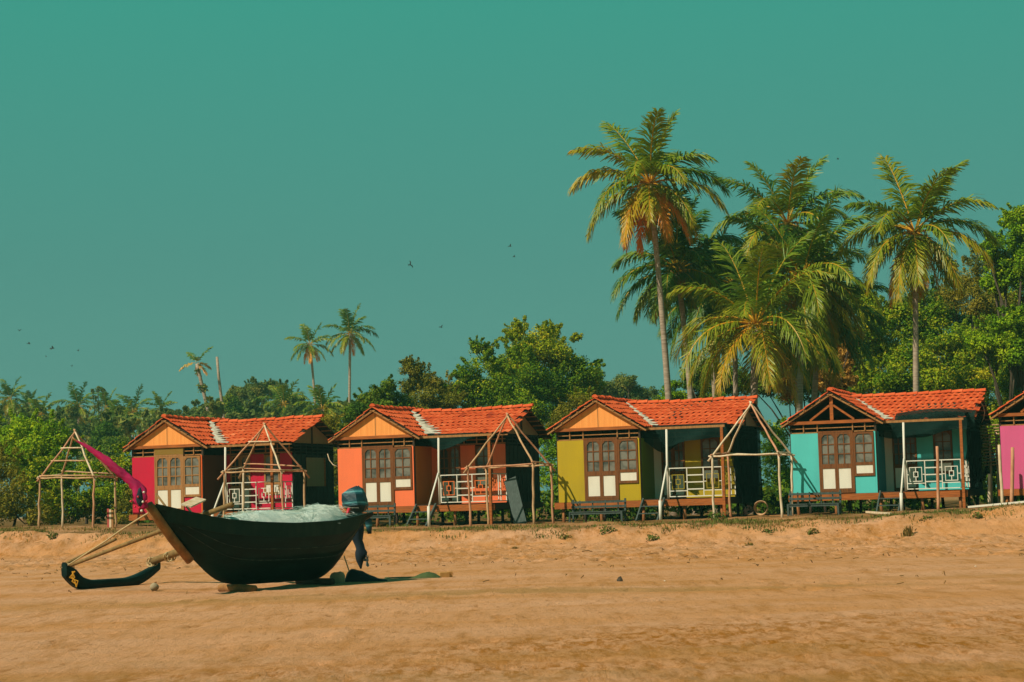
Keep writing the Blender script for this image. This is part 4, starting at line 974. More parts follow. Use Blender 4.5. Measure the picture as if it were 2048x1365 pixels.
c = on_sand(675, 1172, 39.2); o = MB().blob((0, 0, 0.08), (0.14, 0.11, 0.13), 6, 12, 8, 0.2).build('prop_stone', MT['stone'], None, smooth=True); o.location = c
tag(o, 'pale round stone propping the boat stern', 'stone')
c = on_sand(1240, 1181, 36.6); o = MB().blob((0, 0, 0.03), (0.055, 0.05, 0.06), 9, 9, 6, 0.3).build('beach_stone', MT['barkdark'], None); o.location = c
tag(o, 'small dark stone alone on the open sand', 'stone')

# magenta streamer blowing from the bow
m, t, b = nodes('magenta_cloth'); t.links.new(mix_col(t, remap(t, noise_out(t, 4, 4), 0.35, 0.7), (0.46, 0.004, 0.085), (0.26, 0.003, 0.055)), b.inputs['Base Color']); b.inputs['Roughness'].default_value = 0.75; MT['magenta'] = m
path = [(290, 1018, 8), (283, 1002, 17), (279, 988, 19), (272, 972, 15), (262, 962, 11.5), (250, 953, 11), (240, 945, 12.5), (228, 934, 11), (215, 924, 10.5), (200, 912, 8.5), (186, 902, 7), (172, 893, 5), (160, 886, 3.2), (148, 879, 1.8)]
s0 = P(290, 1018, 35.6); stc = thing('streamer', 'magenta cloth streamer blowing up and left from the boat bow', 'streamer', s0)
V = []; n = 16; dn = 60
xs_ = np.linspace(0, len(path) - 1, dn + 1); ar = np.array(path, float)
for i, q in enumerate(xs_):
    px_, py_, w = (float(np.interp(q, range(len(path)), ar[:, k])) for k in range(3))
    p = P(px_, py_, 35.5); q2 = min(q + 0.5, len(path) - 1); p2 = P(float(np.interp(q2, range(len(path)), ar[:, 0])), float(np.interp(q2, range(len(path)), ar[:, 1])), 35.5) if q2 > q else p + (p - last)
    d = nrm(p2 - p); last = p - d * 0.05; sd = nrm(np.cross(d, (0, 1, 0)))
    for k in range(n):
        th = 2 * math.pi * k / n; r = w * 0.74 * 35.5 / FPX * (1 + 0.16 * math.sin(3 * th + q * 2.1) + 0.10 * math.sin(5 * th - q * 3.3))
        V.append(p + sd * math.cos(th) * r + np.array((0, 1, 0)) * math.sin(th) * r * 0.55)
F = [(i * n + k, i * n + (k + 1) % n, (i + 1) * n + (k + 1) % n, (i + 1) * n + k) for i in range(dn) for k in range(n)] + [tuple(range(n - 1, -1, -1)), tuple(dn * n + k for k in range(n))]
q = MB(); q.add(V, F); q.build('cloth', MT['magenta'], stc, smooth=True)
MB().tube([P(292, 1016, 35.7), P(262, 962, 35.55), P(214, 922, 35.55), P(150, 880, 35.5), P(145, 876, 35.5)], [0.02, 0.02, 0.018, 0.015, 0.014], 6).build('staff', MT['log'], stc, smooth=True)
rs = np.random.RandomState(2)
for k, (x, y) in enumerate(((286, 1004), (279, 1016), (270, 1014), (288, 985), (262, 1003), (276, 994), (283, 1022), (293, 1003))):
    MB().blob(P(x, y, 35.3), 0.022, k, 7, 5).build('garland_flower', MT['panelwhite' if k % 3 == 0 else 'redplastic'], stc, smooth=True)
MB().blob(P(279, 995, 35.35), (0.06, 0.05, 0.16), 9, 8, 7, 0.25).build('dark_knot', MT['navy'], stc, smooth=True)

# ------------------------------------------------------------------ vegetation
def leaf_quads(rs, pos, nor, L, W):
    n = len(pos)
    nor = nor / (np.linalg.norm(nor, axis=1, keepdims=True) + 1e-9)
    tg = np.cross(nor, rs.normal(size=(n, 3))); tg /= np.linalg.norm(tg, axis=1, keepdims=True) + 1e-9
    bt = np.cross(nor, tg)
    L = L * rs.uniform(0.6, 1.35, (n, 1)); W = W * rs.uniform(0.7, 1.3, (n, 1))
    V = np.stack([pos - tg * L / 2, pos + bt * W / 2 + nor * L * 0.06, pos + tg * L / 2 - nor * L * 0.12, pos - bt * W / 2 + nor * L * 0.06], 1)
    return V.reshape(-1, 3)
def blob_leaves(rs, c, r, dens, L, W, sq=0.8, tint=None):
    n = max(12, int(dens * r * r)); c = np.array(c)
    d = rs.normal(size=(n, 3)); d /= np.linalg.norm(d, axis=1, keepdims=True)
    rad = r * (0.45 + 0.60 * rs.rand(n, 1) ** 0.6) * (1 + 0.12 * rs.normal(size=(n, 1)))
    pos = c + d * rad * np.array((1, 1, sq))
    nor = d * 0.7 + rs.normal(size=(n, 3)) * 0.55 + np.array((0, 0, 0.45))
    tb = rs.uniform(0.25, 0.75) if tint is None else tint
    return leaf_quads(rs, pos, nor, L, W), np.clip(tb + rs.normal(0, 0.16, n), 0, 1)
def lobes_px(lobes, rs, depth=1.0):
    """lobes: (photo x, photo y, distance, radius in photo pixels) -> centres and radii in metres"""
    o = []
    for (x, y, D, r) in lobes:
        D2 = D + rs.uniform(-1, 1) * r * D / FPX * depth
        o.append((P(x, y, D2), r * D2 / FPX))
    return o
def crown(rs, lobes, dens, L, W, sub=0.42, nsub=16, twig=0.0):
    Vs, Ts = [], []
    for c, R in lobes:
        k = max(5, int(nsub))
        base = rs.uniform(0.3, 0.7)
        for i in range(k):
            d = rs.normal(size=3); d /= np.linalg.norm(d); d[1] = -abs(d[1]) if rs.rand() < 0.35 else d[1]
            r = R * sub * rs.uniform(0.65, 1.3)
            v, t_ = blob_leaves(rs, c + d * R * rs.uniform(0.35, 0.95) * np.array((1, 1, 0.85)), r, dens, L, W, 0.75, np.clip(base + rs.normal(0, 0.16), 0.1, 0.9))
            Vs.append(v); Ts.append(t_)
        if twig:                                  # loose sprays standing out of the outline
            for i in range(int(twig)):
                d = rs.normal(size=3); d[2] = abs(d[2]) + 0.2; d /= np.linalg.norm(d)
                p = c + d * R * 1.05
                for q in range(5):
                    v, t_ = blob_leaves(rs, p + d * R * 0.09 * q + rs.normal(0, 0.03 * R, 3), R * 0.09, dens * 5, L * 0.8, W * 0.8, 1, base)
                    Vs.append(v); Ts.append(t_)
    V = np.concatenate(Vs); T = np.concatenate(Ts)
    return V, np.arange(len(V)).reshape(-1, 4), T
def limbs(mb, rs, foot, lobes, r0, dark=True):
    r0 = r0 * 0.7
    fk = np.array(foot); top = sum(c for c, R in lobes) / len(lobes)
    fork = fk + (top - fk) * 0.45; fork[0] += rs.uniform(-0.3, 0.3)
    mb.tube(wob(fk - (0, 0, 0.3), fork, 4, 0.02, rs.randint(999)), np.linspace(r0, r0 * 0.7, 5), 8)
    for c, R in lobes:
        mid_ = fork + (c - fk - (fork - fk)) * 0.5 + rs.uniform(-0.3, 0.3, 3)
        mb.tube([fork - (top - fk) * 0.04, mid_, c + rs.uniform(-0.3, 0.3, 3) * R], [r0 * 0.5, r0 * 0.3, r0 * 0.08], 6)
        for q in range(4):
            d = rs.normal(size=3); d[2] = abs(d[2]); d = nrm(d)
            mb.tube([mid_ + (c - mid_) * rs.uniform(0.3, 0.9), c + d * R * 0.5, c + d * R * 1.02], [r0 * 0.12, r0 * 0.08, r0 * 0.03], 5)
def tree(name, label, cat, lobes, mat, seed, dens=150, L=0.26, W=0.15, r0=0.25, foot_x=None, sub=0.42, nsub=16, twig=0, group=None, part='crown', stem='trunk'):
    rs = np.random.RandomState(seed); lb = lobes_px(lobes, rs)
    D = lobes[0][2]; cx = np.mean([c[0] for c, R in lb]) if foot_x is None else P(foot_x, 1000, D)[0]; cy = np.mean([c[1] for c, R in lb])
    foot = np.array((cx, cy, g1(cx, cy)))
    o = thing(name, label, cat, foot, 0, group)
    mb = MB(); limbs(mb, rs, foot, lb, r0); mb.build(stem, MT['barkdark'], o, smooth=True)
    V, F, T = crown(rs, lb, dens * 4.6, L * 0.52, W * 0.54, sub * 1.08, nsub * 1.35, twig)
    np_mesh(part, V, F, MT[mat], o, T)
    return o
# big trees behind the huts
tree('broadleaf_tree', 'large domed green tree rising behind the coral and olive huts', 'tree',
     [(1060, 702, 116, 48), (1112, 708, 116, 44), (1012, 738, 115, 44), (962, 765, 114, 46), (1152, 748, 116, 42), (1062, 772, 113, 58), (922, 795, 113, 40), (1120, 795, 113, 50), (1172, 778, 116, 32), (985, 815, 112, 48), (1060, 825, 112, 48), (1030, 668, 117, 20), (1100, 668, 117, 22), (952, 696, 117, 17), (978, 700, 117, 13), (1190, 752, 117, 18)],
     'leaf', 21, 190, 0.27, 0.15, 0.35, twig=10)
tree('broadleaf_tree', 'vine draped olive green tree left of the large domed tree', 'tree',
     [(822, 742, 112, 22), (816, 775, 112, 22), (852, 762, 112, 28), (884, 778, 112, 26), (842, 808, 111, 38), (892, 815, 111, 36), (815, 725, 112, 10)], 'leafolive', 22, 210, 0.24, 0.13, 0.25, twig=8)
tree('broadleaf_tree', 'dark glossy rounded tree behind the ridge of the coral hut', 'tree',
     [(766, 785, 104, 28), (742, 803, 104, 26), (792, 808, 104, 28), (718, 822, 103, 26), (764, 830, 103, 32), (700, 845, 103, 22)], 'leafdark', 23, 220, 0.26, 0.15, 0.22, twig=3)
tree('broadleaf_tree', 'pale hazy green tree between the large domed tree and the tallest palm', 'tree',
     [(1242, 775, 165, 30), (1215, 795, 165, 28), (1272, 795, 165, 26), (1205, 775, 165, 18), (1262, 765, 165, 14)], 'leaffar', 24, 130, 0.36, 0.22, 0.3)
tree('broadleaf_tree', 'thin wispy hazy tree right beside the pale hazy tree', 'tree', [(1308, 782, 170, 13), (1306, 800, 170, 16), (1322, 800, 170, 14)], 'leaffar', 25, 90, 0.36, 0.2, 0.2, nsub=9)
tree('broadleaf_tree', 'yellow green bushy tree at the foot of the tallest palm', 'tree', [(1340, 788, 94, 22), (1362, 800, 94, 22), (1325, 806, 94, 20), (1350, 770, 94, 12)], 'leafbright', 26, 240, 0.22, 0.13, 0.2)
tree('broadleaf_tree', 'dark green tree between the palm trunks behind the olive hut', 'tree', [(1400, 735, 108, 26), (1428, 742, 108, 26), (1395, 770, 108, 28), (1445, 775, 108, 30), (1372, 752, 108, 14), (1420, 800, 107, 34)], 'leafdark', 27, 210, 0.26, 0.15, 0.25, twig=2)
tree('broadleaf_tree', 'grey olive shrubby tree behind the gap of the coral and olive huts', 'tree', [(1165, 808, 92, 26), (1135, 822, 92, 22), (1188, 825, 92, 24), (1120, 842, 91, 24), (1105, 860, 90, 20)], 'leafolive', 28, 240, 0.17, 0.10, 0.15, twig=5)
# wood on the right
tree('broadleaf_tree', 'broad leafy green tree behind the right hand palm', 'tree',
     [(1738, 655, 106, 42), (1790, 640, 107, 42), (1850, 650, 107, 45), (1765, 705, 105, 44), (1830, 718, 105, 52), (1905, 700, 106, 48), (1735, 755, 104, 40), (1790, 770, 104, 46), (1880, 770, 104, 50), (1745, 610, 108, 22)], 'leaf', 31, 190, 0.30, 0.17, 0.3, twig=4)
tree('broadleaf_tree', 'bright green spreading tree at the upper right edge', 'tree',
     [(2005, 520, 95, 40), (2040, 478, 95, 40), (2036, 438, 95, 28), (1992, 565, 95, 32), (2045, 555, 95, 42), (1988, 485, 95, 22), (2072, 520, 95, 44), (2065, 430, 95, 30), (1975, 512, 95, 18)], 'leafbright', 32, 210, 0.28, 0.16, 0.35, sub=0.36, nsub=18, twig=5)
tree('broadleaf_tree', 'bright green lower tree below the upper right tree', 'tree',
     [(2005, 660, 94, 40), (1962, 680, 94, 32), (2042, 645, 94, 38), (2045, 700, 94, 46), (1990, 705, 94, 34), (2078, 660, 94, 40)], 'leafbright', 33, 220, 0.26, 0.15, 0.3, sub=0.36, nsub=18, twig=4)
tree('broadleaf_tree', 'twiggy olive tree left of the upper right tree', 'tree',
     [(1962, 532, 108, 28), (1932, 562, 108, 34), (1948, 600, 108, 38), (1905, 600, 108, 30), (1985, 610, 108, 38), (1952, 500, 108, 12)], 'leafolive', 34, 130, 0.24, 0.12, 0.25, twig=14)
tree('broadleaf_tree', 'dark olive tree behind the turquoise hut roof end', 'tree',
     [(1955, 765, 98, 46), (2020, 770, 97, 50), (1975, 820, 96, 44), (2060, 810, 96, 50), (1985, 730, 98, 28), (2010, 870, 95, 44)], 'leaf', 35, 190, 0.24, 0.13, 0.25, twig=5)
tree('broadleaf_tree', 'shadowy tree deep in the wood above the right hand palm', 'tree',
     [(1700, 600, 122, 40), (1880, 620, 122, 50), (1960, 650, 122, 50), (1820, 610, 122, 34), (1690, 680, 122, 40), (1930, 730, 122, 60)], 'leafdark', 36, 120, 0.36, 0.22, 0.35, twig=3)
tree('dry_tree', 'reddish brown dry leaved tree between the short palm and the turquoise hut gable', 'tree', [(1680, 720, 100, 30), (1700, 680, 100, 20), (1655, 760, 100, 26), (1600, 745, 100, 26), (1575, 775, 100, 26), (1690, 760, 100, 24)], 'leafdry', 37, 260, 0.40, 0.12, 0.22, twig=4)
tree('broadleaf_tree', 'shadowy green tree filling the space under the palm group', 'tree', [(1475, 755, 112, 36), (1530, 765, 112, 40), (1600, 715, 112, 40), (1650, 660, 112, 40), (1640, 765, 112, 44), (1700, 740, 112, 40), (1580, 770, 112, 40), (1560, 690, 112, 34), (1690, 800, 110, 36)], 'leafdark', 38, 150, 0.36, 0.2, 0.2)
tree('broadleaf_tree', 'deep green tree behind the bright lower right tree', 'tree', [(1920, 780, 112, 60), (1990, 740, 112, 60), (2050, 760, 112, 60), (1940, 690, 114, 50), (2010, 620, 114, 50), (2070, 640, 114, 60), (1850, 800, 112, 50), (1770, 800, 112, 50)], 'leaf', 39, 130, 0.36, 0.22, 0.25)
# bushes on the left
tree('bush', 'bright green rounded tree at the left edge behind the pole frame', 'bush',
     [(42, 868, 98, 42), (98, 880, 98, 42), (0, 895, 98, 46), (140, 892, 98, 24), (60, 910, 97, 44), (-40, 880, 98, 44), (118, 925, 97, 36)], 'leafbright', 41, 220, 0.26, 0.15, 0.25, sub=0.36, nsub=18, twig=3)
tree('bush', 'wide green bush directly behind the leftmost pole frame', 'bush',
     [(70, 955, 86, 46), (130, 968, 86, 50), (195, 955, 86, 42), (240, 935, 86, 34), (160, 1010, 85, 44), (215, 1005, 85, 44), (105, 1020, 85, 40), (255, 985, 86, 34)], 'leaf', 42, 230, 0.22, 0.13, 0.12, twig=8)
tree('bush', 'dry olive scrub at the left edge on the bank', 'bush',
     [(8, 990, 82, 42), (40, 1025, 81, 36), (-20, 1030, 81, 40), (10, 935, 83, 36), (75, 1040, 81, 24)], 'leafolive', 43, 230, 0.19, 0.09, 0.10, twig=12)
tree('bush', 'yellow green scrub left of the crimson hut wall', 'bush', [(255, 1010, 83, 26), (268, 975, 84, 22), (240, 1040, 82, 22), (285, 1030, 83, 24)], 'leafolive', 44, 230, 0.18, 0.10, 0.10, twig=6)
tree('bush', 'green shrub in the gap of the crimson and coral huts', 'bush', [(668, 890, 88, 34), (690, 930, 87, 34), (662, 950, 87, 34), (680, 1000, 86, 36), (655, 850, 89, 30)], 'leafolive', 45, 220, 0.20, 0.11, 0.12, twig=4)
tree('bush', 'green shrub in the gap of the coral and olive huts', 'bush', [(1108, 900, 85, 28), (1102, 950, 84, 30), (1112, 1000, 83, 32), (1095, 880, 86, 22)], 'leafbright', 46, 220, 0.20, 0.11, 0.12, twig=4)
tree('bush', 'lush green bush in the gap of the olive and turquoise huts', 'bush', [(1552, 905, 82, 34), (1560, 950, 81, 36), (1540, 990, 80, 36), (1575, 995, 80, 30), (1545, 865, 83, 28)], 'leafbright', 47, 230, 0.20, 0.11, 0.12, twig=4)
tree('bush', 'green bush behind the bamboo lattice', 'bush', [(1990, 890, 84, 34), (1985, 940, 83, 34), (2010, 850, 85, 34), (1995, 990, 82, 30)], 'leaf', 48, 210, 0.2, 0.11, 0.12, twig=4)

# far wood beyond the huts on the left, too dense to count
rs = np.random.RandomState(77); lb = []
sk_x = (-60, 0, 60, 110, 150, 200, 260, 320, 370, 400, 450, 520, 590, 640, 700, 760, 1180, 1250, 1340, 1400)
sk_y = (812, 806, 812, 815, 812, 815, 815, 818, 820, 806, 800, 795, 800, 806, 800, 790, 800, 800, 800, 790)
for k in range(330):
    x = rs.uniform(-60, 760) if k < 280 else rs.uniform(1180, 1420); D = rs.uniform(170, 330); r = rs.uniform(10, 24) * 230 / D
    y = np.interp(x, sk_x, sk_y) + r * 0.8 + rs.uniform(0, 1) ** 1.2 * 70 * 230 / D
    lb.append((P(x, y, D), r * D / FPX))
V, F, T = crown(rs, lb, 42, 0.62, 0.36, 0.45, 12, twig=2)
tag(np_mesh('far_wood', V, F, MT['leaffar'], None, T), kind='stuff')
# undergrowth filling the ground behind the huts
lb = []
for k in range(150):
    s_ = rs.uniform(-24, 26); t_ = rs.uniform(6.5, 13); p = row(s_, t_); hgt = rs.uniform(0.3, 1.9)
    lb.append((np.array((p[0], p[1], g1(p[0], p[1]) + hgt * 0.5)), rs.uniform(0.6, 1.1)))
V, F, T = crown(rs, lb, 120, 0.24, 0.14, 0.45, 8)
tag(np_mesh('undergrowth', V, F, MT['leafdark'], None, T), kind='stuff')
tree('broadleaf_tree', 'hazy round crowned tree behind the crimson hut roof, between bare trunk and small palm', 'tree', [(482, 795, 225, 24), (520, 785, 225, 24), (560, 788, 225, 24), (592, 805, 225, 20), (540, 775, 226, 16), (500, 776, 226, 12), (470, 785, 226, 12)], 'leaffar', 51, 100, 0.45, 0.26, 0.3, twig=4)
tree('broadleaf_tree', 'dark blue green tree behind the crimson hut ridge', 'tree', [(460, 810, 205, 20), (448, 828, 205, 20), (478, 828, 205, 20)], 'leafdark', 52, 120, 0.40, 0.24, 0.25)
tree('broadleaf_tree', 'dark grey green tree behind the leftmost pole frame apex', 'tree', [(212, 870, 160, 26), (200, 895, 160, 26), (232, 890, 160, 26), (215, 920, 158, 30)], 'leafdark', 53, 120, 0.36, 0.2, 0.25)
tree('thin_tree', 'thin sparse tree poking above the far wood at the left', 'tree', [(196, 778, 230, 7), (186, 782, 230, 5), (206, 779, 230, 5), (190, 795, 230, 7), (197, 808, 230, 9)], 'leaffar', 54, 60, 0.4, 0.22, 0.15, nsub=8)

# ------------------------------------------------------------------ palms
def frond_mesh(rs, org, az, el, L, droop, tint, nl=58, wind=0.25, lw=0.055, hang=0.35, side_len=0.25):
    n = 18; ds = L / n
    d = np.array((math.cos(az) * math.cos(el), math.sin(az) * math.cos(el), math.sin(el)))
    pts = [np.array(org, float)]
    for k in range(n):
        f = (k + 1) / n
        d = d + np.array((wind * f * ds * 0.35, 0, -droop * ds * (0.35 + 1.2 * f) / 3.2 * 2.3)); d = d / np.linalg.norm(d); pts.append(pts[-1] + d * ds)
    pts = np.array(pts); tg = np.gradient(pts, axis=0); tg /= np.linalg.norm(tg, axis=1, keepdims=True)
    s0 = np.array((-math.sin(az), math.cos(az), 0.0)); tw = rs.uniform(-0.35, 0.35)
    V = []; T = []
    u = np.linspace(0.14, 0.995, nl)
    px_ = np.stack([np.interp(u * n, np.arange(n + 1), pts[:, k]) for k in range(3)], 1); tx = np.stack([np.interp(u * n, np.arange(n + 1), tg[:, k]) for k in range(3)], 1)
    ll = L * side_len * np.clip(np.sin(np.pi * np.clip(0.12 + 0.80 * u, 0, 1)), 0.12, 1) ** 0.7
    for sd in (1, -1):
        side = s0 * sd - tx * (tx @ (s0 * sd))[:, None]; side /= np.linalg.norm(side, axis=1, keepdims=True)
        upv = np.cross(tx, side) * sd; upv /= np.linalg.norm(upv, axis=1, keepdims=True)
        jit = rs.normal(0, 0.17, (nl, 3)) + 0.12 * np.sin(u * rs.uniform(9, 16) + rs.uniform(0, 6))[:, None] * side; l = (ll * rs.uniform(0.8, 1.12, nl))[:, None]
        d1 = side * (0.80 - 0.2 * u[:, None]) + tx * (0.50 + 0.5 * u[:, None]) + upv * (0.22 + 0.3 * tw * sd) + jit; d1 /= np.linalg.norm(d1, axis=1, keepdims=True)
        d1[:, 2] -= hang * 0.5; d1 /= np.linalg.norm(d1, axis=1, keepdims=True)
        d2 = d1 * 0.9 + np.array((0.12 * wind * 4, 0, -hang * 1.3)); d2 /= np.linalg.norm(d2, axis=1, keepdims=True)
        m1 = px_ + d1 * l * 0.5; m2 = m1 + d2 * l * 0.5
        w = tx * lw * 0.5
        V.append(np.stack([px_ - w * 0.7, px_ + w * 0.7, m1 + w, m1 - w], 1)); V.append(np.stack([m1 - w, m1 + w, m2 + w * 0.25, m2 - w * 0.25], 1))
        tt = np.clip(tint + 0.12 * (u - 0.5) + rs.normal(0, 0.06, nl), 0, 1); T += [tt, tt]
    V = np.concatenate(V).reshape(-1, 3); F = np.arange(len(V)).reshape(-1, 4); T = np.concatenate(T)
    # stalk: a tapering three sided strip
    R = []; rr = np.linspace(0.055, 0.010, n + 1)[:, None] * (L / 4.5)
    up_ = np.cross(tg, s0); up_ /= np.linalg.norm(up_, axis=1, keepdims=True)
    ring = np.stack([pts + s0 * rr, pts + up_ * rr, pts - s0 * rr, pts - up_ * rr], 1)
    q = []
    for k in range(n):
        for j in range(4): q.append([ring[k, j], ring[k, (j + 1) % 4], ring[k + 1, (j + 1) % 4], ring[k + 1, j]])
    q = np.array(q).reshape(-1, 3)
    F2 = np.arange(len(q)).reshape(-1, 4) + len(V)
    return np.concatenate([V, q]), np.concatenate([F, F2]), np.concatenate([T, np.full(len(F2), min(1.0, 0.70 + 0.3 * tint))])
def palm(label, D, foot, top, mid_off, nfr, L, seed, r0=0.17, r1=0.12, wind=0.25, lo=-42, hi=80, nl=66, lw=0.085, tint0=0.36, group=None, dry=2, nuts=True, detail=True, old=0.85, name='palm_tree', hang=0.35):
    rs = np.random.RandomState(seed); nfr = max(6, int(nfr * 1.05)); L = L * 0.98; lo = lo - 8; dry = dry + 1; r0 *= 0.88; r1 *= 0.88
    t_ = P(*top, D); b_ = P(*foot, D); b_[2] = min(b_[2], g1(b_[0], b_[1])); b_[2] = g1(b_[0], b_[1])
    o = thing(name, label, 'palm tree', b_, 0, group)
    mid_ = (t_ + b_) / 2 + np.array((mid_off, 0, 0)); n = 22
    pts = [b_ * (1 - k / n) ** 2 + (2 * mid_ - (t_ + b_) / 2) * 2 * (k / n) * (1 - k / n) + t_ * (k / n) ** 2 for k in range(n + 1)]
    pts[0] = pts[0] - np.array((0, 0, 0.3))
    rad = [(r0 + (r1 - r0) * min(1, (k / n) * 1.4)) * (1 + 0.05 * (k % 2)) + (0.10 * max(0, 1 - k / 2)) for k in range(n + 1)]
    MB().tube(pts, rad, 9).build('trunk', MT['bark'], o, smooth=True)
    allV, allF, allT, off = [], [], [], 0
    for i in range(nfr):
        f = (i + 0.5) / nfr; az = i * 2.39996 + rs.uniform(-0.25, 0.25); el = R_(hi + (lo - hi) * f ** 0.80 + rs.uniform(-9, 9))
        Lf = L * (0.70 + 0.30 * math.sin(math.pi * min(1, 0.25 + f * 0.7))) * rs.uniform(0.9, 1.08)
        tint = tint0 + 0.24 * f + rs.normal(0, 0.07) + (0.36 * old if i >= nfr - dry - 2 and rs.rand() < 0.75 else 0)
        V, F, T = frond_mesh(rs, t_ + np.array((math.cos(az), math.sin(az), 0)) * r1 * 0.6 + (0, 0, 0.25 * (1 - f)), az, el, Lf, 0.26 + 0.46 * min(1, f * 2.2) + rs.uniform(-0.06, 0.1), float(np.clip(tint, 0.05, 1)), nl, wind * rs.uniform(0.2, 0.9), lw, hang + 0.45 * f, 0.29)
        if detail: np_mesh('frond', V, F, MT['frond'], o, T)
        else: allV.append(V); allF.append(F + off); allT.append(T); off += len(V)
    if not detail: np_mesh('crown', np.concatenate(allV), np.concatenate(allF), MT['frond'], o, np.concatenate(allT))
    if nuts:
        mb = MB()
        for k in range(9):
            a_ = rs.uniform(0, 6.28); mb.blob(t_ + np.array((math.cos(a_) * 0.30, math.sin(a_) * 0.30, -0.25 - rs.uniform(0, 0.35))), (0.12, 0.12, 0.15), k, 8, 6, 0.05)
        mb.build('coconut_cluster', MT['coconut'], o, smooth=True)
        mb = MB()
        for k in range(14):
            a_ = rs.uniform(0, 6.28); c_ = t_ + np.array((math.cos(a_) * 0.1, math.sin(a_) * 0.1, 0.05)); mb.tube([c_, c_ + np.array((math.cos(a_) * 0.35, math.sin(a_) * 0.35, 0.12)), c_ + np.array((math.cos(a_) * 0.5, math.sin(a_) * 0.5, -0.35))], [0.03, 0.02, 0.012], 5)
        mb.build('flower_stalks', MT['rachis'], o)
    return o
GP = 'coconut palms behind the huts'
palm('tallest coconut palm with a slender leaning trunk, left of the palm group', 84, (1350, 1010), (1300, 372), 0.1, 27, 3.75, 101, 0.19, 0.13, 0.30, group=GP, dry=3, tint0=0.42)
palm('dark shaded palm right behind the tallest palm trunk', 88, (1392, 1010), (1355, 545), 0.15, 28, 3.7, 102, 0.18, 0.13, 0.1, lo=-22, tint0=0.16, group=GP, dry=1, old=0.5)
palm('high crowned palm in the middle of the palm group', 92, (1605, 1010), (1575, 452), 0.1, 27, 4.0, 103, 0.18, 0.13, 0.25, group=GP, dry=1, old=0.3, tint0=0.38)
palm('short bushy palm in front with long arching fronds, behind the olive hut roof', 79, (1500, 1010), (1512, 655), 0.0, 26, 4.3, 104, 0.22, 0.17, 0.15, lo=-28, hi=80, tint0=0.42, group=GP, dry=1, old=0.25, nuts=True, lw=0.065, nl=64)
palm('dense green palm with its crown between the short and the high crowned palm', 87, (1595, 1010), (1605, 560), 0.0, 30, 4.1, 105, 0.18, 0.14, 0.2, lo=-30, tint0=0.33, group=GP, dry=1, old=0.3, nuts=False)
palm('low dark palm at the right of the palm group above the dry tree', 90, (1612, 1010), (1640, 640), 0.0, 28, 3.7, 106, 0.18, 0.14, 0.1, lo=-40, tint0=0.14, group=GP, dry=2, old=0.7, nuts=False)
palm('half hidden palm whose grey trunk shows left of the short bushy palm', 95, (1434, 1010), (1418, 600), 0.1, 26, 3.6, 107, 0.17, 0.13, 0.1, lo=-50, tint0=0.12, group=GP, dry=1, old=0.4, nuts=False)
palm('right hand palm standing alone behind the turquoise hut roof', 84, (1834, 1010), (1830, 470), 0.0, 26, 3.85, 108, 0.18, 0.13, 0.25, lo=-48, group=GP, dry=2, old=0.55, tint0=0.42)
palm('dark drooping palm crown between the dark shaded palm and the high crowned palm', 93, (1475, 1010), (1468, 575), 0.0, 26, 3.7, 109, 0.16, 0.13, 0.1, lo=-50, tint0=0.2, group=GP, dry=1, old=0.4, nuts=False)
GF = 'distant palms above the huts on the left'
palm('small distant palm with yellowed lower fronds, left of its taller neighbour', 200, (633, 1010), (620, 692), 0.3, 17, 2.6, 111, 0.18, 0.13, 0.25, nl=26, lw=0.12, detail=False, nuts=False, group=GF, dry=3)
palm('taller of the two neighbouring distant palms', 200, (697, 1010), (700, 670), 0.0, 22, 3.1, 112, 0.20, 0.15, 0.2, nl=28, lw=0.12, detail=False, nuts=False, group=GF, tint0=0.34, dry=3)
palm('leaning vine wrapped distant palm with a ragged one sided crown', 200, (476, 1010), (394, 728), -0.2, 7, 2.1, 113, 0.28, 0.20, 0.9, lo=-30, nl=26, lw=0.12, detail=False, nuts=False, group=GF, dry=1)
o = bpy.data.objects[[q.name for q in C.objects if q.get('label', '').startswith('leaning vine')][0]]
rs = np.random.RandomState(5); Vs, Ts = [], []
for k in range(26):
    f = rs.uniform(0.35, 1.0); p = P(476 - 82 * f - 6 * f * (1 - f), 1010 - 282 * f + 4, 200); v, t_ = blob_leaves(rs, p + rs.normal(0, 0.15, 3), 0.32, 240, 0.3, 0.2); Vs.append(v); Ts.append(t_)
V = np.concatenate(Vs); np_mesh('vine', V, np.arange(len(V)).reshape(-1, 4), MT['leaffar'], o, np.concatenate(Ts))
b_ = P(467, 1010, 200); b_[2] = g1(b_[0], b_[1]); a_ = P(434, 714, 200)
o = MB().tube(wob(b_ * 0 - (0, 0, 0.3), a_ - b_, 8, 0.003, 4), np.linspace(0.22, 0.13, 9), 8).build('bare_palm_trunk', MT['bark'], None, smooth=True); o.location = b_
tag(o, 'bare leaning palm trunk without a crown, right of the leaning palm', 'trunk', GF)
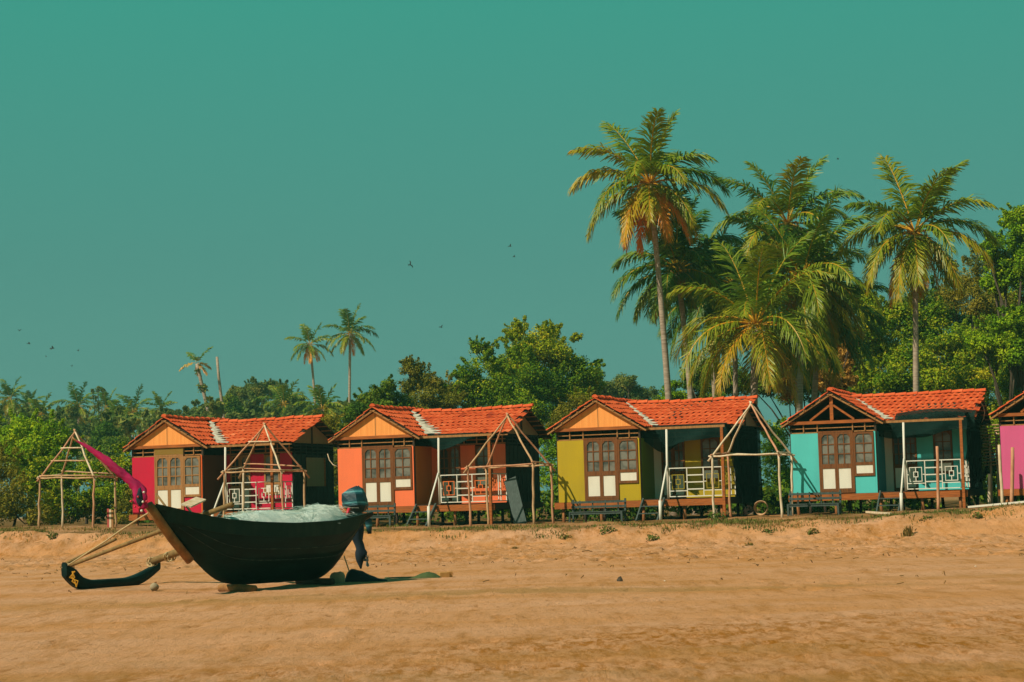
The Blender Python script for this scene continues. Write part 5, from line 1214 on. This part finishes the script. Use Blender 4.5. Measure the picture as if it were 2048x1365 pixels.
for k, (x, y, D, L, lab) in enumerate(((20, 800, 235, 2.9, 'far palm crown at the left edge of the skyline'), (58, 812, 245, 2.2, 'small far palm second from the left on the skyline'), (157, 815, 230, 3.2, 'dark upright far palm right of the skyline gap, left of the thin sparse tree'),
        (212, 818, 235, 2.8, 'olive far palm right of the thin sparse tree'), (268, 826, 228, 3.3, 'broad far palm above the left slope of the crimson hut'), (322, 820, 240, 2.4, 'small far palm above the crimson hut peak'),
        (568, 812, 200, 3.2, 'hazy far palm in front of the hazy round crowned tree'), (645, 820, 170, 2.6, 'far palm low between the two distant palm trunks'), (240, 850, 190, 2.8, 'lower hazy palm between the leftmost frame and the crimson hut roof'), (80, 832, 215, 2.6, 'hazy far palm above the bright rounded tree'))):
    palm(lab, D, (x, 1010), (x, y), rs.uniform(-0.2, 0.2), 19, L, 120 + k, 0.18, 0.14, 0.1, lo=-45, nl=24, lw=0.14, detail=False, nuts=False, tint0=0.30, group='far palms on the skyline', dry=2, old=0.3)

# grass on the edge of the terrace, and weeds on the bank
rs = np.random.RandomState(91)
def blades(pts, hgt, w, tint):
    n = len(pts); az = rs.uniform(0, 6.28, n); d = np.stack([np.cos(az), np.sin(az), np.zeros(n)], 1); sd = np.stack([-np.sin(az), np.cos(az), np.zeros(n)], 1)
    h_ = (hgt * rs.uniform(0.5, 1.4, n))[:, None]; ln = rs.uniform(0.1, 0.8, n)[:, None]
    p1 = pts + d * h_ * ln * 0.35 + np.array((0, 0, 1)) * h_ * 0.6; p2 = pts + d * h_ * ln + np.array((0, 0, 1)) * h_ * (1 - 0.3 * ln)
    V = np.concatenate([np.stack([pts - sd * w, pts + sd * w, p1 + sd * w * 0.8, p1 - sd * w * 0.8], 1), np.stack([p1 - sd * w * 0.8, p1 + sd * w * 0.8, p2 + sd * w * 0.15, p2 - sd * w * 0.15], 1)])
    tt = np.clip(tint + rs.normal(0, 0.18, n), 0, 1)
    return V.reshape(-1, 3), np.concatenate([tt, tt])
S = rs.uniform(-22, 21, 60000); Tt = rs.uniform(-7.0, -0.2, 60000)
dn_ = fbm(S * 0.55, Tt * 1.1, 95, 4) + 0.55 * np.exp(-((Tt + 5.3) / 1.3) ** 2) - 0.20
keep = rs.rand(60000) < np.clip(dn_ * 1.6, 0, 1)
S, Tt = S[keep], Tt[keep]; pts = O3 + S[:, None] * UV + Tt[:, None] * VV; pts[:, 2] = gz(pts[:, 0], pts[:, 1]) - 0.02
V, T = blades(pts, 0.11, 0.014, np.clip(0.5 + 0.5 * fbm(S * 0.4, Tt * 0.6, 97, 3), 0.05, 0.95))
tag(np_mesh('grass', V, np.arange(len(V)).reshape(-1, 4), MT['grass'], None, T), kind='stuff')
for k, (x, y, tt, hh, rr, lab) in enumerate(((1215, 1066, 0.30, 0.22, 0.35, 'green weed on the bank edge below the olive hut bench'), (1305, 1080, 0.35, 0.22, 0.25, 'weed on the bank below the olive hut steps'), (1440, 1040, 0.15, 0.30, 0.42, 'lush green weed tuft at the foot of the frame beside the olive hut'),
        (1535, 1068, 0.25, 0.2, 0.2, 'small weed on the bank below the gap of the olive and turquoise huts'), (1500, 1094, 0.75, 0.12, 0.35, 'dry trailing weed low on the bank below the olive hut end'), (1815, 1072, 0.85, 0.25, 0.40, 'dry brown weed spray on the bank below the turquoise hut railing'),
        (1855, 1043, 0.30, 0.16, 0.25, 'green weed on the bank edge below the turquoise hut railing'), (1625, 1068, 0.6, 0.16, 0.25, 'half dry weed on the bank below the turquoise hut bench'), (1130, 1078, 0.6, 0.14, 0.25, 'half dry weed on the bank below the gap of the coral and olive huts'),
        (1030, 1100, 0.9, 0.10, 0.35, 'straw coloured stalks lying on the bank below the coral hut'), (105, 1075, 0.35, 0.2, 0.25, 'green weed on the bank edge below the leftmost frame'), (1955, 1035, 0.35, 0.14, 0.2, 'small green weed on the bank edge near the white plank'))):
    best = None
    for D in np.arange(56, 72, 0.1):
        p = P(x, y, D)
        if p[2] < g1(p[0], p[1]): best = p; break
    p = best if best is not None else P(x, y, 61)
    p[2] = g1(p[0], p[1]); n = 90
    pp = p + np.stack([rs.normal(0, rr * 0.45, n), rs.normal(0, rr * 0.35, n), np.zeros(n)], 1); pp[:, 2] = gz(pp[:, 0], pp[:, 1]) - 0.02
    if tt > 0.7: V, T = blades(p + (pp[:90] - p) * (0.35, 0.35, 1), hh, 0.02, np.full(90, tt))
    else: V, T = blob_leaves(rs, p + (0, 0, hh * 0.25), rr * 0.8, 900 / rr ** 0.5, 0.10, 0.06, 0.55, tt)
    o = np_mesh('weed_tuft', V - p, np.arange(len(V)).reshape(-1, 4), MT['grass'], None, T); o.location = p
    tag(o, lab, 'weed', 'weeds on the sandy bank')

# twigs, straw and shell bits scattered over the sand
mb = MB()
for k in range(520):
    s_ = rs.uniform(-20, 20); t_ = rs.uniform(-24, -5.5) if k < 430 else rs.uniform(-34, -20)
    p = row(s_, t_); n = 1 + (rs.rand() < 0.25)
    p[2] = g1(p[0], p[1]) + 0.01
    if rs.rand() < 0.06: mb.blob(p, (0.018, 0.018, 0.012), k, 6, 4, 0.2, 1.0)
    else:
        az = rs.uniform(0, 6.28); L = min(0.5, rs.exponential(0.13) + 0.04) * (1 if t_ > -20 else 0.45); d = np.array((math.cos(az), math.sin(az), 0)) * L; q_ = p + d; q_[2] = g1(q_[0], q_[1]) + 0.015 + rs.uniform(0, 0.03)
        mb.tube([p, (p + q_) / 2 + rs.normal(0, 0.02, 3) + (0, 0, 0.02), q_], rs.uniform(0.005, 0.012), 4, rs.uniform(0, 0.6))
MT['litter'] = tinted('litter', [(0.0, (0.10, 0.05, 0.015)), (0.6, (0.34, 0.19, 0.06)), (1.0, (0.70, 0.62, 0.48))], 0.9)
tag(mb.build('beach_litter', MT['litter']), kind='stuff')

# birds circling in the sky
MT['bird'] = paint('dark_plumage', (0.012, 0.018, 0.016), 0.4)
def bird(label, x, y, D, span, roll, yaw, flap=0.25):
    c = P(x, y, D); mb = MB()
    mb.tube([(0, -0.20, 0), (0, -0.12, 0.01), (0, 0.05, 0.015), (0, 0.16, 0.01), (0, 0.30, 0)], [0.012, 0.04, 0.05, 0.03, 0.008], 8)
    for sg in (-1, 1):
        w = [(0.03, -0.09, 0.02), (0.45, -0.13, 0.45 * flap), (0.95, 0.02, 0.5 * flap), (0.90, 0.12, 0.48 * flap), (0.45, 0.10, 0.42 * flap), (0.03, 0.12, 0.01)]
        mb.plate([(sg * a_ * span / 2, b_, c_) for a_, b_, c_ in w], (0, 0, 0.012))
    mb.plate([(-0.02, 0.24, 0), (0.02, 0.24, 0), (0.09, 0.42, 0), (-0.09, 0.42, 0)], (0, 0, 0.01))
    o = mb.build('bird', MT['bird'], None); o.location = c; o.rotation_euler = (0.15, roll, yaw); return tag(o, label, 'bird', 'birds circling above the huts')
bird('largest dark bird, wings steeply banked, in the middle of the sky', 820, 530, 150, 0.62, 1.15, 0.5)
bird('small bird right of the largest bird', 1021, 493, 170, 0.36, -0.7, 0.3)
bird('tiny bird just below the small bird right of the largest bird', 1029, 514, 190, 0.28, -0.6, 0.2)
bird('bird gliding low left of the large domed tree top', 883, 655, 170, 0.42, -0.5, 0.3)
bird('tiny bird highest in the flock at the far left', 39, 662, 190, 0.40, 0.05, 0.1)
bird('tiny bird lower left in the far left flock', 58, 688, 200, 0.24, 0.4, 0.9)
bird('darkest bird of the far left flock, banked upright', 106, 697, 180, 0.40, -1.2, 0.8)
bird('tiny bird rightmost in the far left flock', 157, 702, 200, 0.28, -0.5, 0.3)
bird('tiny bird under the darkest bird of the far left flock', 92, 714, 210, 0.22, 0.2, 0.2)
bird('tiny bird lowest in the far left flock', 144, 733, 205, 0.26, -0.3, 0.1)
bird('tiny bird alone above the palm group', 1676, 319, 190, 0.26, 0.0, 0.1)

# thin warm haze over the land
m = bpy.data.materials.new('haze_air'); m.use_nodes = True; t = m.node_tree; t.nodes.clear()
vo = t.nodes.new('ShaderNodeVolumePrincipled'); vo.inputs['Color'].default_value = (0.40, 1.0, 0.80, 1); vo.inputs['Density'].default_value = 0.0003; vo.inputs['Anisotropy'].default_value = 0.0
oo = t.nodes.new('ShaderNodeOutputMaterial'); t.links.new(vo.outputs[0], oo.inputs['Volume'])
o = MB().box((-500, -20, -2.5), (500, 450, 45)).build('haze', m, None); tag(o, kind='stuff')
